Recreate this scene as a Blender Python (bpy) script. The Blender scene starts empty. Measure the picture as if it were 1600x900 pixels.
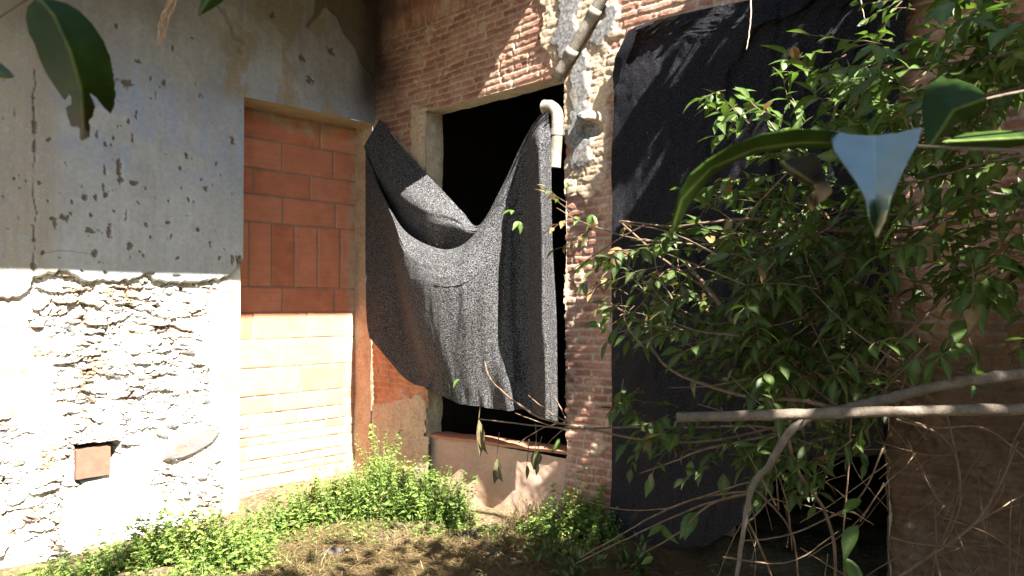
import bpy, math, random
import numpy as np

random.seed(7)
RNG = np.random.default_rng(7)
SC = bpy.context.scene
COL = SC.collection

# ------------------------------------------------------------------ site layout
F = 1200.0                       # focal length in photo pixels (1600 wide)
PITCH = math.atan(28 / F)
EYE = np.array([0.0, 0.0, 1.6])
DA = np.array([.6856, .7280, 0.0]); DA /= np.linalg.norm(DA)      # along the plastered wall, towards the corner
NA = np.array([DA[1], -DA[0], 0.0])                               # plastered wall faces this way
DS = NA.copy()                                                    # along the brick wall, away from the corner
NB = -DA                                                          # brick wall faces this way
C = np.array([-1.294, 7.15, 0.0])                                 # foot of the corner
UP = np.array([0, 0, 1.0])
REC = .27                                                         # depth of the doorway recess
DOORW = 1.307
SUN = NA * 1.0 + DA * -.28 + UP * 1.07
SUN /= np.linalg.norm(SUN)


def ray(px, py):
    x = (px - 800) / F; y = (450 - py) / F
    return np.array([x, math.cos(PITCH) - y * math.sin(PITCH), math.sin(PITCH) + y * math.cos(PITCH)])


def P(px, py, d):
    r = ray(px, py)
    return EYE + r / r[1] * d


def onA(px, py, n=0.0):
    r = ray(px, py); o = C + NA * n
    k = np.dot(o - EYE, NA) / np.dot(r, NA)
    p = EYE + r * k
    return float(np.dot(C - p, DA)), float(p[2])


def onB(px, py, b=0.0):
    r = ray(px, py); o = C + NB * b
    k = np.dot(o - EYE, NB) / np.dot(r, NB)
    p = EYE + r * k
    return float(np.dot(p - C, DS)), float(p[2])


def ptB(px, py, b=0.0):
    s, z = onB(px, py, b)
    return C + DS * s + NB * b + UP * z


# ------------------------------------------------------------------ noise (for relief and wear)
def h2(ix, iy, seed):
    ix = ix.astype(np.int64); iy = iy.astype(np.int64)
    n = (ix * 374761393 + iy * 668265263 + seed * 1442695041) & 0xFFFFFFFF
    n = ((n ^ (n >> 13)) * 1274126177) & 0xFFFFFFFF
    n = ((n ^ (n >> 16)) * 2246822519) & 0xFFFFFFFF
    return ((n ^ (n >> 15)) & 0xFFFFFF) / float(0xFFFFFF)


def vn(x, y, seed=0):
    ix = np.floor(x); iy = np.floor(y); fx = x - ix; fy = y - iy
    fx = fx * fx * (3 - 2 * fx); fy = fy * fy * (3 - 2 * fy)
    a = h2(ix, iy, seed); b = h2(ix + 1, iy, seed); c = h2(ix, iy + 1, seed); d = h2(ix + 1, iy + 1, seed)
    return (a * (1 - fx) + b * fx) * (1 - fy) + (c * (1 - fx) + d * fx) * fy


def fbm(x, y, o=4, seed=0):
    r = 0; a = .5; t = 0
    for i in range(o):
        r = r + a * vn(x, y, seed + i * 17); t += a; a *= .5; x = x * 2.03 + 3.1; y = y * 2.03 + 1.7
    return r / t


def voro(x, y, seed=0):
    ix = np.floor(x); iy = np.floor(y)
    f1 = np.full(x.shape, 9.); f2 = np.full(x.shape, 9.); cid = np.zeros(x.shape); dyc = np.zeros(x.shape)
    for dx in (-1, 0, 1):
        for dy in (-1, 0, 1):
            cx = ix + dx; cy = iy + dy
            px = cx + .1 + .8 * h2(cx, cy, seed); py = cy + .1 + .8 * h2(cx, cy, seed + 5)
            d = np.hypot(px - x, py - y); r = h2(cx, cy, seed + 9)
            near = d < f1
            dyc = np.where(near, y - py, dyc)
            f2 = np.where(near, f1, np.minimum(f2, d)); cid = np.where(near, r, cid); f1 = np.where(near, d, f1)
    return f1, f2, cid, dyc


def ss(a, b, x):
    t = np.clip((x - a) / (b - a), 0, 1)
    return t * t * (3 - 2 * t)


def sdpoly(X, Y, pts):
    """signed distance to a polygon, negative inside"""
    d = np.full(X.shape, 1e9); inside = np.zeros(X.shape, bool); n = len(pts)
    for i in range(n):
        ax, ay = pts[i]; bx, by = pts[(i + 1) % n]
        ex, ey = bx - ax, by - ay
        t = np.clip(((X - ax) * ex + (Y - ay) * ey) / (ex * ex + ey * ey + 1e-12), 0, 1)
        d = np.minimum(d, np.hypot(X - ax - t * ex, Y - ay - t * ey))
        c = ((ay > Y) != (by > Y)) & (X < (bx - ax) * (Y - ay) / (by - ay + 1e-12) + ax)
        inside ^= c
    return np.where(inside, -d, d)


def sdline(X, Y, pts):
    d = np.full(X.shape, 1e9)
    for i in range(len(pts) - 1):
        ax, ay = pts[i]; bx, by = pts[i + 1]; ex, ey = bx - ax, by - ay
        t = np.clip(((X - ax) * ex + (Y - ay) * ey) / (ex * ex + ey * ey + 1e-12), 0, 1)
        d = np.minimum(d, np.hypot(X - ax - t * ex, Y - ay - t * ey))
    return d


# ------------------------------------------------------------------ mesh and object helpers
class MB:
    def __init__(self):
        self.v = []; self.f = []; self.n = 0; self.m = []

    def add(self, verts, faces, m=(0, 0, 0, 1)):
        verts = np.asarray(verts, float)
        self.v.append(verts); self.f.append([tuple(int(i) + self.n for i in f) for f in faces])
        mm = np.asarray(m, float)
        self.m.append(np.tile(mm, (len(verts), 1)) if mm.ndim == 1 else mm)
        self.n += len(verts)

    def tube(self, pts, rad, k=6, m=(0, 0, 0, 1), cap=True):
        pts = np.asarray(pts, float); rad = np.broadcast_to(np.asarray(rad, float), (len(pts),))
        tang = np.gradient(pts, axis=0); tang /= np.linalg.norm(tang, axis=1)[:, None] + 1e-12
        ref = np.array([.123, .2, 1.0]) if abs(tang[0][2]) < .9 else np.array([1., .1, 0])
        u = np.cross(tang[0], ref); u /= np.linalg.norm(u)
        vs = []
        for i in range(len(pts)):
            u = u - tang[i] * np.dot(u, tang[i]); u /= np.linalg.norm(u) + 1e-12
            w = np.cross(tang[i], u)
            a = np.arange(k) * 2 * math.pi / k
            vs.append(pts[i] + rad[i] * (np.cos(a)[:, None] * u + np.sin(a)[:, None] * w))
        fs = []
        for i in range(len(pts) - 1):
            for j in range(k):
                fs.append((i * k + j, i * k + (j + 1) % k, (i + 1) * k + (j + 1) % k, (i + 1) * k + j))
        if cap:
            fs.append(tuple(range(k))[::-1]); fs.append(tuple((len(pts) - 1) * k + j for j in range(k)))
        self.add(np.concatenate(vs), fs, m)

    def box(self, o, ex, ey, ez, m=(0, 0, 0, 1)):
        o, ex, ey, ez = map(lambda a: np.asarray(a, float), (o, ex, ey, ez))
        v = [o, o + ex, o + ex + ey, o + ey, o + ez, o + ex + ez, o + ex + ey + ez, o + ey + ez]
        self.add(v, [(0, 3, 2, 1), (4, 5, 6, 7), (0, 1, 5, 4), (1, 2, 6, 5), (2, 3, 7, 6), (3, 0, 4, 7)], m)

    def build(self, name, mat, parent=None, smooth=False):
        v = np.concatenate(self.v); f = [q for fl in self.f for q in fl]
        me = bpy.data.meshes.new(name); me.from_pydata(v, [], f)
        a = me.attributes.new('m1', 'FLOAT_COLOR', 'POINT')
        a.data.foreach_set('color', np.concatenate(self.m).astype(np.float32).ravel())
        return link(name, me, mat, parent, smooth)


def link(name, me, mat, parent=None, smooth=False):
    me.materials.append(mat)
    if smooth: me.polygons.foreach_set('use_smooth', [True] * len(me.polygons))
    o = bpy.data.objects.new(name, me); COL.objects.link(o)
    if parent is not None:
        o.parent = parent; o.location = -parent.location
    return o


def tag(o, label=None, cat=None, group=None, kind=None):
    if label: o['label'] = label
    if cat: o['category'] = cat
    if group: o['group'] = group
    if kind: o['kind'] = kind
    return o


def thing(name, loc, label, cat, group=None, kind=None):
    o = bpy.data.objects.new(name, None); COL.objects.link(o)
    o.location = tuple(float(x) for x in loc); o.empty_display_size = .1
    return tag(o, label, cat, group, kind)


def grid_obj(name, X, Z, pos, keep, mat, parent, m1, m2=None, smooth=True, m3=None):
    """X, Z: 2-D arrays (rows, cols); pos: (rows, cols, 3); keep: face mask (rows-1, cols-1)"""
    r, c = X.shape
    idx = np.arange(r * c).reshape(r, c)
    q = np.stack([idx[:-1, :-1], idx[:-1, 1:], idx[1:, 1:], idx[1:, :-1]], -1)[keep]
    used = np.unique(q); re = np.zeros(r * c, np.int64); re[used] = np.arange(len(used)); q = re[q]
    v = pos.reshape(-1, 3)[used]
    me = bpy.data.meshes.new(name)
    me.vertices.add(len(v)); me.vertices.foreach_set('co', v.astype(np.float32).ravel())
    me.loops.add(q.size); me.loops.foreach_set('vertex_index', q.astype(np.int32).ravel())
    me.polygons.add(len(q)); me.polygons.foreach_set('loop_start', np.arange(0, q.size, 4, dtype=np.int32))
    me.update(calc_edges=True); me.validate()
    for nm, m in (('m1', m1), ('m2', m2), ('m3', m3)):
        if m is None: continue
        arr = np.ones((r * c, 4), np.float32)
        for i, ch in enumerate(m): arr[:, i] = np.broadcast_to(ch, (r, c)).ravel()
        a = me.attributes.new(nm, 'FLOAT_COLOR', 'POINT'); a.data.foreach_set('color', arr[used].ravel())
    return link(name, me, mat, parent, smooth)


def smooth_path(pts, n=8):
    p = np.asarray(pts, float)
    if len(p) == 2: return p[0] + (p[1] - p[0]) * np.linspace(0, 1, n)[:, None]
    p = np.vstack([2 * p[0] - p[1], p, 2 * p[-1] - p[-2]]); out = []
    for i in range(1, len(p) - 2):
        for t in np.linspace(0, 1, n, endpoint=False):
            a, b, c, d = p[i - 1], p[i], p[i + 1], p[i + 2]
            out.append(.5 * ((2 * b) + (c - a) * t + (2 * a - 5 * b + 4 * c - d) * t * t + (3 * b - a - 3 * c + d) * t ** 3))
    out.append(p[-2])
    return np.array(out)


# ------------------------------------------------------------------ materials
class NT:
    def __init__(self, name):
        self.mat = bpy.data.materials.new(name); self.mat.use_nodes = True
        self.t = self.mat.node_tree; self.t.nodes.clear()
        self.out = self.n('ShaderNodeOutputMaterial')
        self.tc = self.n('ShaderNodeTexCoord')

    def n(self, ty, **kw):
        x = self.t.nodes.new(ty)
        for k, v in kw.items(): setattr(x, k, v)
        return x

    def l(self, a, b): self.t.links.new(a, b)

    def put(self, sock, v):
        if hasattr(v, 'is_output') or isinstance(v, bpy.types.NodeSocket): self.l(v, sock)
        elif isinstance(v, (tuple, list)): sock.default_value = (*v, 1.0) if len(v) == 3 and sock.type == 'RGBA' else v
        else: sock.default_value = v

    def attr(self, name):
        a = self.n('ShaderNodeAttribute', attribute_name=name); s = self.n('ShaderNodeSeparateColor')
        self.l(a.outputs['Color'], s.inputs[0]); return s.outputs[0], s.outputs[1], s.outputs[2]

    def scaled(self, sc):
        m = self.n('ShaderNodeMapping'); m.inputs['Scale'].default_value = sc
        self.l(self.tc.outputs['Object'], m.inputs['Vector']); return m.outputs[0]

    def noise(self, scale, detail=4, rough=.55, vec=None):
        x = self.n('ShaderNodeTexNoise'); x.inputs['Scale'].default_value = scale
        x.inputs['Detail'].default_value = detail; x.inputs['Roughness'].default_value = rough
        self.l(vec if vec is not None else self.tc.outputs['Object'], x.inputs['Vector']); return x.outputs['Fac']

    def ramp(self, fac, a, b, lo=0.0, hi=1.0):
        x = self.n('ShaderNodeMapRange'); x.inputs['From Min'].default_value = a; x.inputs['From Max'].default_value = b
        x.inputs['To Min'].default_value = lo; x.inputs['To Max'].default_value = hi
        self.put(x.inputs['Value'], fac); return x.outputs[0]

    def math(self, op, a, b=0.0):
        x = self.n('ShaderNodeMath', operation=op); self.put(x.inputs[0], a); self.put(x.inputs[1], b); return x.outputs[0]

    def mix(self, fac, a, b, mode='MIX'):
        x = self.n('ShaderNodeMix', data_type='RGBA', blend_type=mode)
        self.put(x.inputs[0], fac); self.put(x.inputs[6], a); self.put(x.inputs[7], b); return x.outputs[2]

    def var(self, col, fac, amt=.3):
        """brighten / darken the pigment by a noise"""
        v = self.ramp(fac, .25, .75, 1 - amt, 1 + amt)
        c = self.n('ShaderNodeCombineColor')
        for i in range(3): self.l(v, c.inputs[i])
        return self.mix(1.0, col, c.outputs[0], 'MULTIPLY')

    def bsdf(self, col, rough=.9, spec=.25, bump=None, bstr=.3, bdist=.01, **kw):
        b = self.n('ShaderNodeBsdfPrincipled')
        self.put(b.inputs['Base Color'], col); self.put(b.inputs['Roughness'], rough)
        self.put(b.inputs['Specular IOR Level'], spec)
        for k, v in kw.items(): self.put(b.inputs[k], v)
        if bump is not None:
            bp = self.n('ShaderNodeBump'); bp.inputs['Strength'].default_value = bstr; bp.inputs['Distance'].default_value = bdist
            self.l(bump, bp.inputs['Height']); self.l(bp.outputs[0], b.inputs['Normal'])
        return b.outputs[0]

    def done(self, sh):
        self.l(sh, self.out.inputs['Surface']); return self.mat


def mat_plaster():
    N = NT('old_plaster'); bare, blue, cream = N.attr('m1'); soot, grime, _ = N.attr('m2')
    n1 = N.noise(3.5, 6); n2 = N.noise(28, 6, .65); streak = N.noise(1.0, 5, .6, N.scaled((22, 22, 2.2)))
    c = N.mix(N.ramp(n1, .35, .65), (.35, .362, .365), (.405, .42, .43))
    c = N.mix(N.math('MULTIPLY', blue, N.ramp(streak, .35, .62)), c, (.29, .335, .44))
    c = N.mix(N.math('MULTIPLY', cream, N.ramp(n2, .38, .5)), c, (.32, .27, .19))
    c = N.mix(bare, c, (.15, .13, .105))
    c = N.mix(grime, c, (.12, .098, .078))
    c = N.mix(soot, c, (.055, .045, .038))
    c = N.var(c, n2, .13); c = N.var(c, streak, .10)
    h = N.math('ADD', N.math('MULTIPLY', n2, .5), N.noise(140, 3))
    return N.done(N.bsdf(c, .93, .2, h, .25, .006))


def mat_rubble():
    N = NT('rubble_stone'); joint, tone, sm = N.attr('m1'); rust, brick, slate = N.attr('m2')
    n1 = N.noise(6, 5); n2 = N.noise(45, 6, .65)
    c = N.mix(tone, (.40, .375, .33), (.60, .575, .53))
    c = N.mix(N.ramp(n1, .5, .75), c, (.60, .57, .50))
    c = N.mix(sm, c, (.62, .60, .56))
    c = N.mix(rust, c, (.20, .085, .03)); c = N.mix(brick, c, (.26, .17, .10))
    c = N.mix(N.math('MULTIPLY', slate, N.ramp(n2, .2, .42)), c, (.075, .075, .08)); c = N.mix(N.math('MULTIPLY', N.ramp(N.noise(4.5, 5), .52, .68), .9), c, (.19, .135, .082)); c = N.mix(joint, c, (.10, .078, .055)); c = N.var(c, n2, .25)
    h = N.math('ADD', n2, N.math('MULTIPLY', N.noise(160, 3), .4))
    return N.done(N.bsdf(c, .95, .15, h, .6, .01))


def mat_hollow():
    N = NT('hollow_clay_brick'); joint, tone, old = N.attr('m1'); smear, _, _ = N.attr('m2')
    ribs = N.noise(1.0, 3, .5, N.scaled((2, 2, 150))); n1 = N.noise(9, 5); n2 = N.noise(70, 4)
    c = N.mix(tone, (.41, .14, .078), (.52, .21, .125))
    c = N.mix(old, c, (.50, .33, .20))
    c = N.mix(N.math('MULTIPLY', smear, N.ramp(n1, .35, .6)), c, (.36, .29, .22))
    c = N.mix(joint, c, (.24, .18, .13)); c = N.var(c, n1, .16); c = N.var(c, ribs, .10)
    h = N.math('ADD', ribs, n2)
    return N.done(N.bsdf(c, .85, .25, h, .3, .004))


def mat_brick():
    N = NT('worn_solid_brick'); joint, tone, plaster = N.attr('m1'); soot, cement, warm_bounce = N.attr('m2'); earth, _, _ = N.attr('m3')
    n1 = N.noise(5, 6); n2 = N.noise(38, 6, .65); n3 = N.noise(120, 4)
    c = N.mix(tone, (.205, .088, .062), (.31, .165, .118))
    c = N.mix(N.ramp(n1, .45, .72), c, (.33, .215, .155))
    c = N.mix(N.math('MULTIPLY', joint, .85), c, (.35, .285, .22))
    c = N.mix(N.math('MULTIPLY', warm_bounce, .6), c, (.40, .185, .085))  # reflected orange light mixed into the brick pigment
    c = N.mix(N.math('MULTIPLY', plaster, N.ramp(n2, .30, .42)), c, (.36, .29, .21))
    c = N.mix(N.math('MULTIPLY', cement, N.ramp(n1, .22, .42)), c, N.mix(N.ramp(n2, .4, .6), (.115, .112, .11), (.19, .19, .19)))
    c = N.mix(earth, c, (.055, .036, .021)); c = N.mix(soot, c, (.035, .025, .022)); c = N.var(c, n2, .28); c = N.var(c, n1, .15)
    h = N.math('ADD', N.math('MULTIPLY', n2, .8), N.math('MULTIPLY', n3, .5))
    return N.done(N.bsdf(c, .95, .15, h, .5, .010))


def mat_simple(name, a, b, scale=12, rough=.9, spec=.2, bstr=.3, bdist=.006, amt=.2):
    N = NT(name); n1 = N.noise(scale, 6, .6); n2 = N.noise(scale * 7, 4)
    c = N.var(N.mix(N.ramp(n1, .35, .65), a, b), n2, amt)
    return N.done(N.bsdf(c, rough, spec, N.math('ADD', n1, N.math('MULTIPLY', n2, .5)), bstr, bdist))


def mat_net(name, dens, light):
    """woven shade cloth: dull black tape threads with fine gaps between them"""
    N = NT(name); _, _, dust = N.attr('m1')
    g = N.noise(165, 3, .75); g2 = N.noise(1.0, 2, .6, N.scaled((80, 80, 260)))
    w = N.math('ADD', N.math('MULTIPLY', g, .5), N.math('MULTIPLY', g2, .5))
    th = N.ramp(w, .47, .60)
    c = N.mix(th, (.003, .003, .004), light)
    c = N.mix(N.math('MULTIPLY', dust, .35), c, (.05, .038, .03))
    d = N.bsdf(c, .85, .06, w, 1.0, .006)
    tl = N.n('ShaderNodeBsdfTranslucent'); N.put(tl.inputs[0], (.006, .005, .0045))
    a = N.n('ShaderNodeAddShader'); N.l(d, a.inputs[0]); N.l(tl.outputs[0], a.inputs[1])
    tr = N.n('ShaderNodeBsdfTransparent')
    mx = N.n('ShaderNodeMixShader'); N.put(mx.inputs[0], N.ramp(w, dens - .05, dens + .05, 0, 1))
    N.l(tr.outputs[0], mx.inputs[1]); N.l(a.outputs[0], mx.inputs[2])
    return N.done(mx.outputs[0])


def mat_leaf(name, dark, light, old, rough=.5, spec=.3, trans=.3, coat=0.0, ior=1.5):
    N = NT(name); tone, dead, rib = N.attr('m1')
    n = N.noise(60, 4)
    c = N.mix(tone, dark, light); c = N.mix(dead, c, old)
    c = N.mix(N.math('MULTIPLY', rib, .35), c, (.19, .24, .08)); c = N.var(c, n, .25)
    b = N.bsdf(c, rough, spec, n, .2, .002, IOR=ior, **({'Coat Weight': coat, 'Coat Roughness': .36} if coat else {}))
    tl = N.n('ShaderNodeBsdfTranslucent')
    N.put(tl.inputs[0], N.mix(dead, N.mix(.5, c, (.16, .30, .02)), old))
    mx = N.n('ShaderNodeMixShader'); mx.inputs[0].default_value = trans
    N.l(b, mx.inputs[1]); N.l(tl.outputs[0], mx.inputs[2])
    return N.done(mx.outputs[0])


def mat_ground():
    N = NT('straw_soil'); n1 = N.noise(2.2, 6); n2 = N.noise(34, 6, .7)
    c = N.mix(N.ramp(n1, .4, .62), (.085, .065, .038), (.17, .13, .075))
    c = N.mix(N.ramp(n2, .5, .68), c, (.23, .185, .11)); c = N.var(c, n2, .3)
    return N.done(N.bsdf(c, .97, .1, n2, .8, .02))


def mat_bark(name, a, b):
    N = NT(name); n1 = N.noise(26, 5); n2 = N.noise(150, 4)
    c = N.var(N.mix(N.ramp(n1, .35, .65), a, b), n2, .3)
    return N.done(N.bsdf(c, .85, .25, N.math('ADD', n1, n2), .5, .004))


M = dict(
    plaster=mat_plaster(), rubble=mat_rubble(), hollow=mat_hollow(), brick=mat_brick(), ground=mat_ground(),
    cream=mat_simple('cream_plaster', (.46, .39, .28), (.38, .32, .23), 9, amt=.2),
    jamb=mat_simple('flaking_plaster', (.50, .43, .32), (.36, .30, .22), 14, bstr=.8, bdist=.015, amt=.35),
    parapet=mat_simple('pink_render', (.42, .29, .215), (.36, .25, .185), 5, amt=.12, bstr=.2),
    tile=mat_simple('red_tile', (.36, .17, .10), (.30, .15, .10), 20),
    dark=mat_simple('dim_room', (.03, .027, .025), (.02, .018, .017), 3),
    net=mat_net('black_shade_cloth', .345, (.155, .155, .16)),
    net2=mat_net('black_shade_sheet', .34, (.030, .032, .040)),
    pipe=mat_simple('dirty_white_pvc', (.25, .235, .20), (.13, .11, .085), 11, .6, .3, .15, .003, .3),
    pipe2=mat_simple('stained_grey_pvc', (.29, .265, .225), (.13, .11, .09), 9, .7, .2, .15, .003, .3),
    terracotta=mat_simple('pale_terracotta', (.16, .088, .062), (.13, .07, .048), 18, amt=.1),
    leaf=mat_leaf('shrub_leaf', (.009, .022, .006), (.032, .060, .013), (.15, .085, .04)),
    leafhi=mat_leaf('young_leaf', (.017, .044, .008), (.046, .092, .016), (.18, .10, .04), .45),
    leafnear=mat_leaf('broad_leaf', (.010, .026, .004), (.022, .044, .007), (.03, .02, .012), .6, .06, .10),
    leafwax=mat_leaf('waxy_leaf', (.022, .06, .016), (.035, .085, .02), (.2, .12, .05), .36, .9, .04, .8, 1.9),
    deadleaf=mat_leaf('withered_leaf', (.055, .04, .025), (.13, .09, .055), (.05, .04, .03), .8, .15, .1),
    deadblack=mat_leaf('blackened_leaf', (.02, .015, .011), (.16, .125, .08), (.02, .015, .01), .8, .1, .05),
    weed=mat_leaf('weed_leaf', (.05, .10, .018), (.18, .25, .045), (.26, .19, .08), .55, .3, .3),
    straw=mat_leaf('dry_straw', (.075, .05, .025), (.19, .135, .065), (.10, .07, .04), .7, .2, .15),
    grass=mat_leaf('green_grass', (.07, .12, .025), (.17, .22, .06), (.30, .24, .12), .5, .3, .3),
    bark=mat_bark('grey_brown_bark', (.08, .063, .049), (.135, .11, .087)),
    twig=mat_bark('dry_twig', (.085, .056, .036), (.15, .105, .068)),
    doorjamb=mat_simple('rough_jamb_plaster', (.42, .33, .23), (.33, .23, .15), 7, bstr=.6, bdist=.012, amt=.3),
    roof=mat_simple('old_timber', (.10, .075, .055), (.15, .11, .08), 8),
    stone=mat_simple('field_stone', (.09, .082, .07), (.055, .05, .045), 25, bstr=.6),
    rust=mat_simple('rusty_strap', (.12, .055, .03), (.07, .04, .025), 40),
    root=mat_simple('pale_root', (.42, .32, .24), (.30, .21, .15), 60),
)

# ------------------------------------------------------------------ world, sun, camera
w = bpy.data.worlds.new("World"); SC.world = w; w.use_nodes = True
nt = w.node_tree; bg = nt.nodes['Background']
sky = nt.nodes.new('ShaderNodeTexSky'); sky.sky_type = 'NISHITA'; sky.sun_disc = False
sky.sun_elevation = math.asin(SUN[2]); sky.sun_rotation = math.atan2(SUN[0], SUN[1])
nt.links.new(sky.outputs[0], bg.inputs[0]); bg.inputs[1].default_value = .05
sl = bpy.data.lights.new('sun', 'SUN'); sl.energy = 5.0; sl.angle = math.radians(.5); sl.color = (1, .94, .85)
so = bpy.data.objects.new('sun', sl); COL.objects.link(so)
from mathutils import Vector
so.rotation_euler = Vector(tuple(-SUN)).to_track_quat('-Z', 'Y').to_euler(); so.location = (3, -4, 9)
cd = bpy.data.cameras.new('camera'); cd.sensor_width = 36; cd.lens = 36 * F / 1600; cd.clip_end = 500; cd.clip_start = .05
cd.dof.use_dof = True; cd.dof.focus_distance = 5.8; cd.dof.aperture_fstop = 11
co = bpy.data.objects.new('camera', cd); COL.objects.link(co)
co.location = tuple(EYE); co.rotation_euler = (math.pi / 2 + PITCH, 0, 0); SC.camera = co
SC.view_settings.view_transform = 'Standard'; SC.view_settings.look = 'None'
SC.view_settings.exposure = 2.95; SC.view_settings.gamma = 1
SC.cycles.max_bounces = 10; SC.cycles.transparent_max_bounces = 16; SC.cycles.use_denoising = True

# ------------------------------------------------------------------ ground
gx = np.concatenate([np.linspace(-90, -5, 18), np.arange(-4.8, 5, .06), np.linspace(5.2, 90, 18)])
gy = np.concatenate([np.linspace(-90, 2, 18), np.arange(2.2, 9, .06), np.linspace(9.2, 90, 18)])
X, Y = np.meshgrid(gx, gy)
H = (fbm(X * 1.3, Y * 1.3, 4, 3) - .5) * .12 + (fbm(X * 6, Y * 6, 3, 8) - .5) * .05
H = H * ((np.abs(X) < 5) & (Y > 2) & (Y < 9))


def dip(x, y):
    """the yard falls a little towards the far left end of the plastered wall"""
    n_ = (x - C[0]) * NA[0] + (y - C[1]) * NA[1]; q_ = -((x - C[0]) * DA[0] + (y - C[1]) * DA[1])
    return -.12 * ss(1.2, 2.6, q_) * ss(1.3, .4, n_)


H = H + dip(X, Y)
g = grid_obj('ground', X, Y, np.stack([X, Y, H], -1), np.ones((len(gy) - 1, len(gx) - 1), bool), M['ground'], None, (0 * X,))
tag(g, 'bare soil covered with trampled dry straw in front of the two walls', 'ground', kind='structure')

# ------------------------------------------------------------------ plastered wall with walled-up doorway
wallA = thing('plastered_wall', C - DA * 1.6, 'pitted grey plastered wall with bare rubble stone below and a walled up doorway', 'wall')


def posA(Q, Z, n):
    return C[None, None] - Q[..., None] * DA + n[..., None] * NA + Z[..., None] * UP


def A(*pts): return [onA(*p) for p in pts]


LINTEL = 3.30
# upper plaster coat
q = np.concatenate([np.arange(0, 3.2, .008), np.arange(3.2, 7, .06)])
z = np.concatenate([np.arange(1.60, 4.52, .008), [4.6]])
Q, Z = np.meshgrid(q, z)
edge_px = [(-260, 452), (-60, 456), (0, 466), (30, 465), (46, 452), (50, 434), (75, 428), (95, 424), (115, 430), (132, 441), (155, 437), (185, 442), (205, 437), (225, 432), (248, 440), (275, 442), (305, 440), (340, 437), (362, 430), (377, 405)]
eq = np.array(A(*edge_px)); o = np.argsort(eq[:, 0])
zedge = np.interp(Q, eq[o, 0], eq[o, 1]) + (fbm(Q * 40, Q * 0 + 3, 3, 5) - .5) * .035
wq = (fbm(Q * 9, Z * 9, 4, 1) - .5) * .05; wz = (fbm(Q * 9, Z * 9, 4, 2) - .5) * .05
bare = np.zeros(Q.shape); pit = np.zeros(Q.shape)
chips = [(162, 267, 3, 9), (184, 263, 4, 14), (186, 280, 4, 7), (207, 285, 6, 4), (164, 304, 4, 6), (160, 295, 2, 8), (130, 309, 5, 4), (147, 309, 3, 5), (84, 350, 3, 8), (82, 342, 5, 2), (99, 341, 6, 5), (107, 334, 3, 3), (140, 336, 3, 3), (140, 362, 8, 6), (169, 362, 4, 9), (201, 384, 5, 8), (145, 396, 6, 7), (67, 395, 3, 3), (176, 330, 2, 3), (226, 352, 3, 4), (260, 349, 3, 3), (308, 359, 3, 4), (326, 383, 2, 4), (277, 403, 3, 3), (340, 403, 3, 3), (361, 406, 3, 8), (371, 408, 4, 13), (320, 295, 3, 4), (313, 281, 2, 4), (280, 264, 2, 4), (61, 286, 3, 3), (29, 295, 2, 2), (21, 280, 2, 2), (40, 284, 2, 2), (164, 426, 4, 3), (230, 429, 8, 5), (274, 432, 8, 3), (127, 424, 3, 2), (215, 96, 4, 3), (234, 124, 2, 3), (255, 130, 3, 5), (212, 181, 2, 8), (199, 190, 3, 4), (150, 212, 2, 6), (175, 216, 2, 5), (205, 217, 2, 6), (362, 219, 4, 6), (198, 131, 8, 5), (180, 41, 3, 5), (472, 92, 6, 6), (515, 80, 5, 5), (483, 125, 6, 7), (425, 25, 4, 4), (300, 60, 3, 2), (268, 76, 3, 4), (290, 245, 3, 6), (336, 257, 2, 3), (233, 371, 2, 2), (266, 371, 1, 4), (223, 399, 2, 3), (195, 342, 2, 3), (261, 315, 2, 2), (293, 311, 2, 3), (110, 315, 2, 3), (73, 315, 2, 2), (52, 170, 2, 4), (75, 218, 3, 3), (163, 225, 3, 4), (172, 228, 2, 3)]
for cx, cy, rx, ry in chips:
    a, b = onA(cx, cy); ra = abs(onA(cx + rx, cy)[0] - a); rb = abs(onA(cx, cy + ry)[1] - b)
    ja = (fbm(Q * 60 + cx, Z * 60, 2, 27) - .5); jb = (fbm(Q * 60 + cy, Z * 60, 2, 28) - .5)
    d = np.hypot((Q + wq * .3 + ja * ra * 1.6 - a) / ra, (Z + wz * .3 + jb * rb * 1.6 - b) / rb) * 1.1
    bare = np.maximum(bare, ss(1.15, .95, d)); pit = np.maximum(pit, ss(1.3, .8, d))
rs = (fbm(Q * 30, Z * 22, 3, 21) > .83) & (Z < 3.4)           # stray pinholes
bare = np.maximum(bare, rs * .8); pit = np.maximum(pit, rs * .6)
crack = sdline(Q + wq * .5, Z, A((53, 110), (52, 180), (54, 225), (53, 260), (50, 300), (54, 330), (51, 370), (52, 400), (50, 436)))
cw = .003 + .012 * ss(.5, .8, fbm(Z * 22, Z * 0, 3, 4)) * (Z < 3.0)
bare = np.maximum(bare, ss(cw * 1.6, cw * .6, crack)); pit = np.maximum(pit, ss(cw * 1.5, cw * .3, crack))
cr2 = sdline(Q + wq * .6, Z + wz * .6, A((70, 395), (95, 390), (120, 393), (140, 395)))
bare = np.maximum(bare, .5 * ss(.007, .002, cr2))
peel = sdline(Q + wq * .7, Z + wz * .7, A((335, 5), (350, 22), (358, 42), (366, 58), (379, 64), (375, 78)))
grime = .6 * ss(.045, .02, peel + (fbm(Q * 16, Z * 16, 3, 29) - .5) * .07)
peel2 = sdpoly(Q + wq, Z + wz, A((492, -40), (488, 28), (476, 42), (482, 45), (508, 14), (524, 26), (536, 55), (553, 76), (562, 98), (579, 118), (590, 140), (600, -40)))
off = ss(.015, -.015, peel2)
grime = np.maximum(grime, off); pit = np.maximum(pit, off * .8); pit = np.maximum(pit, ss(.03, .015, peel + (fbm(Q * 16, Z * 16, 3, 29) - .5) * .07) * .4)
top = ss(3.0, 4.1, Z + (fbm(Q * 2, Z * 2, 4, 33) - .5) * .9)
grime = np.maximum(grime, top * .62)
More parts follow.
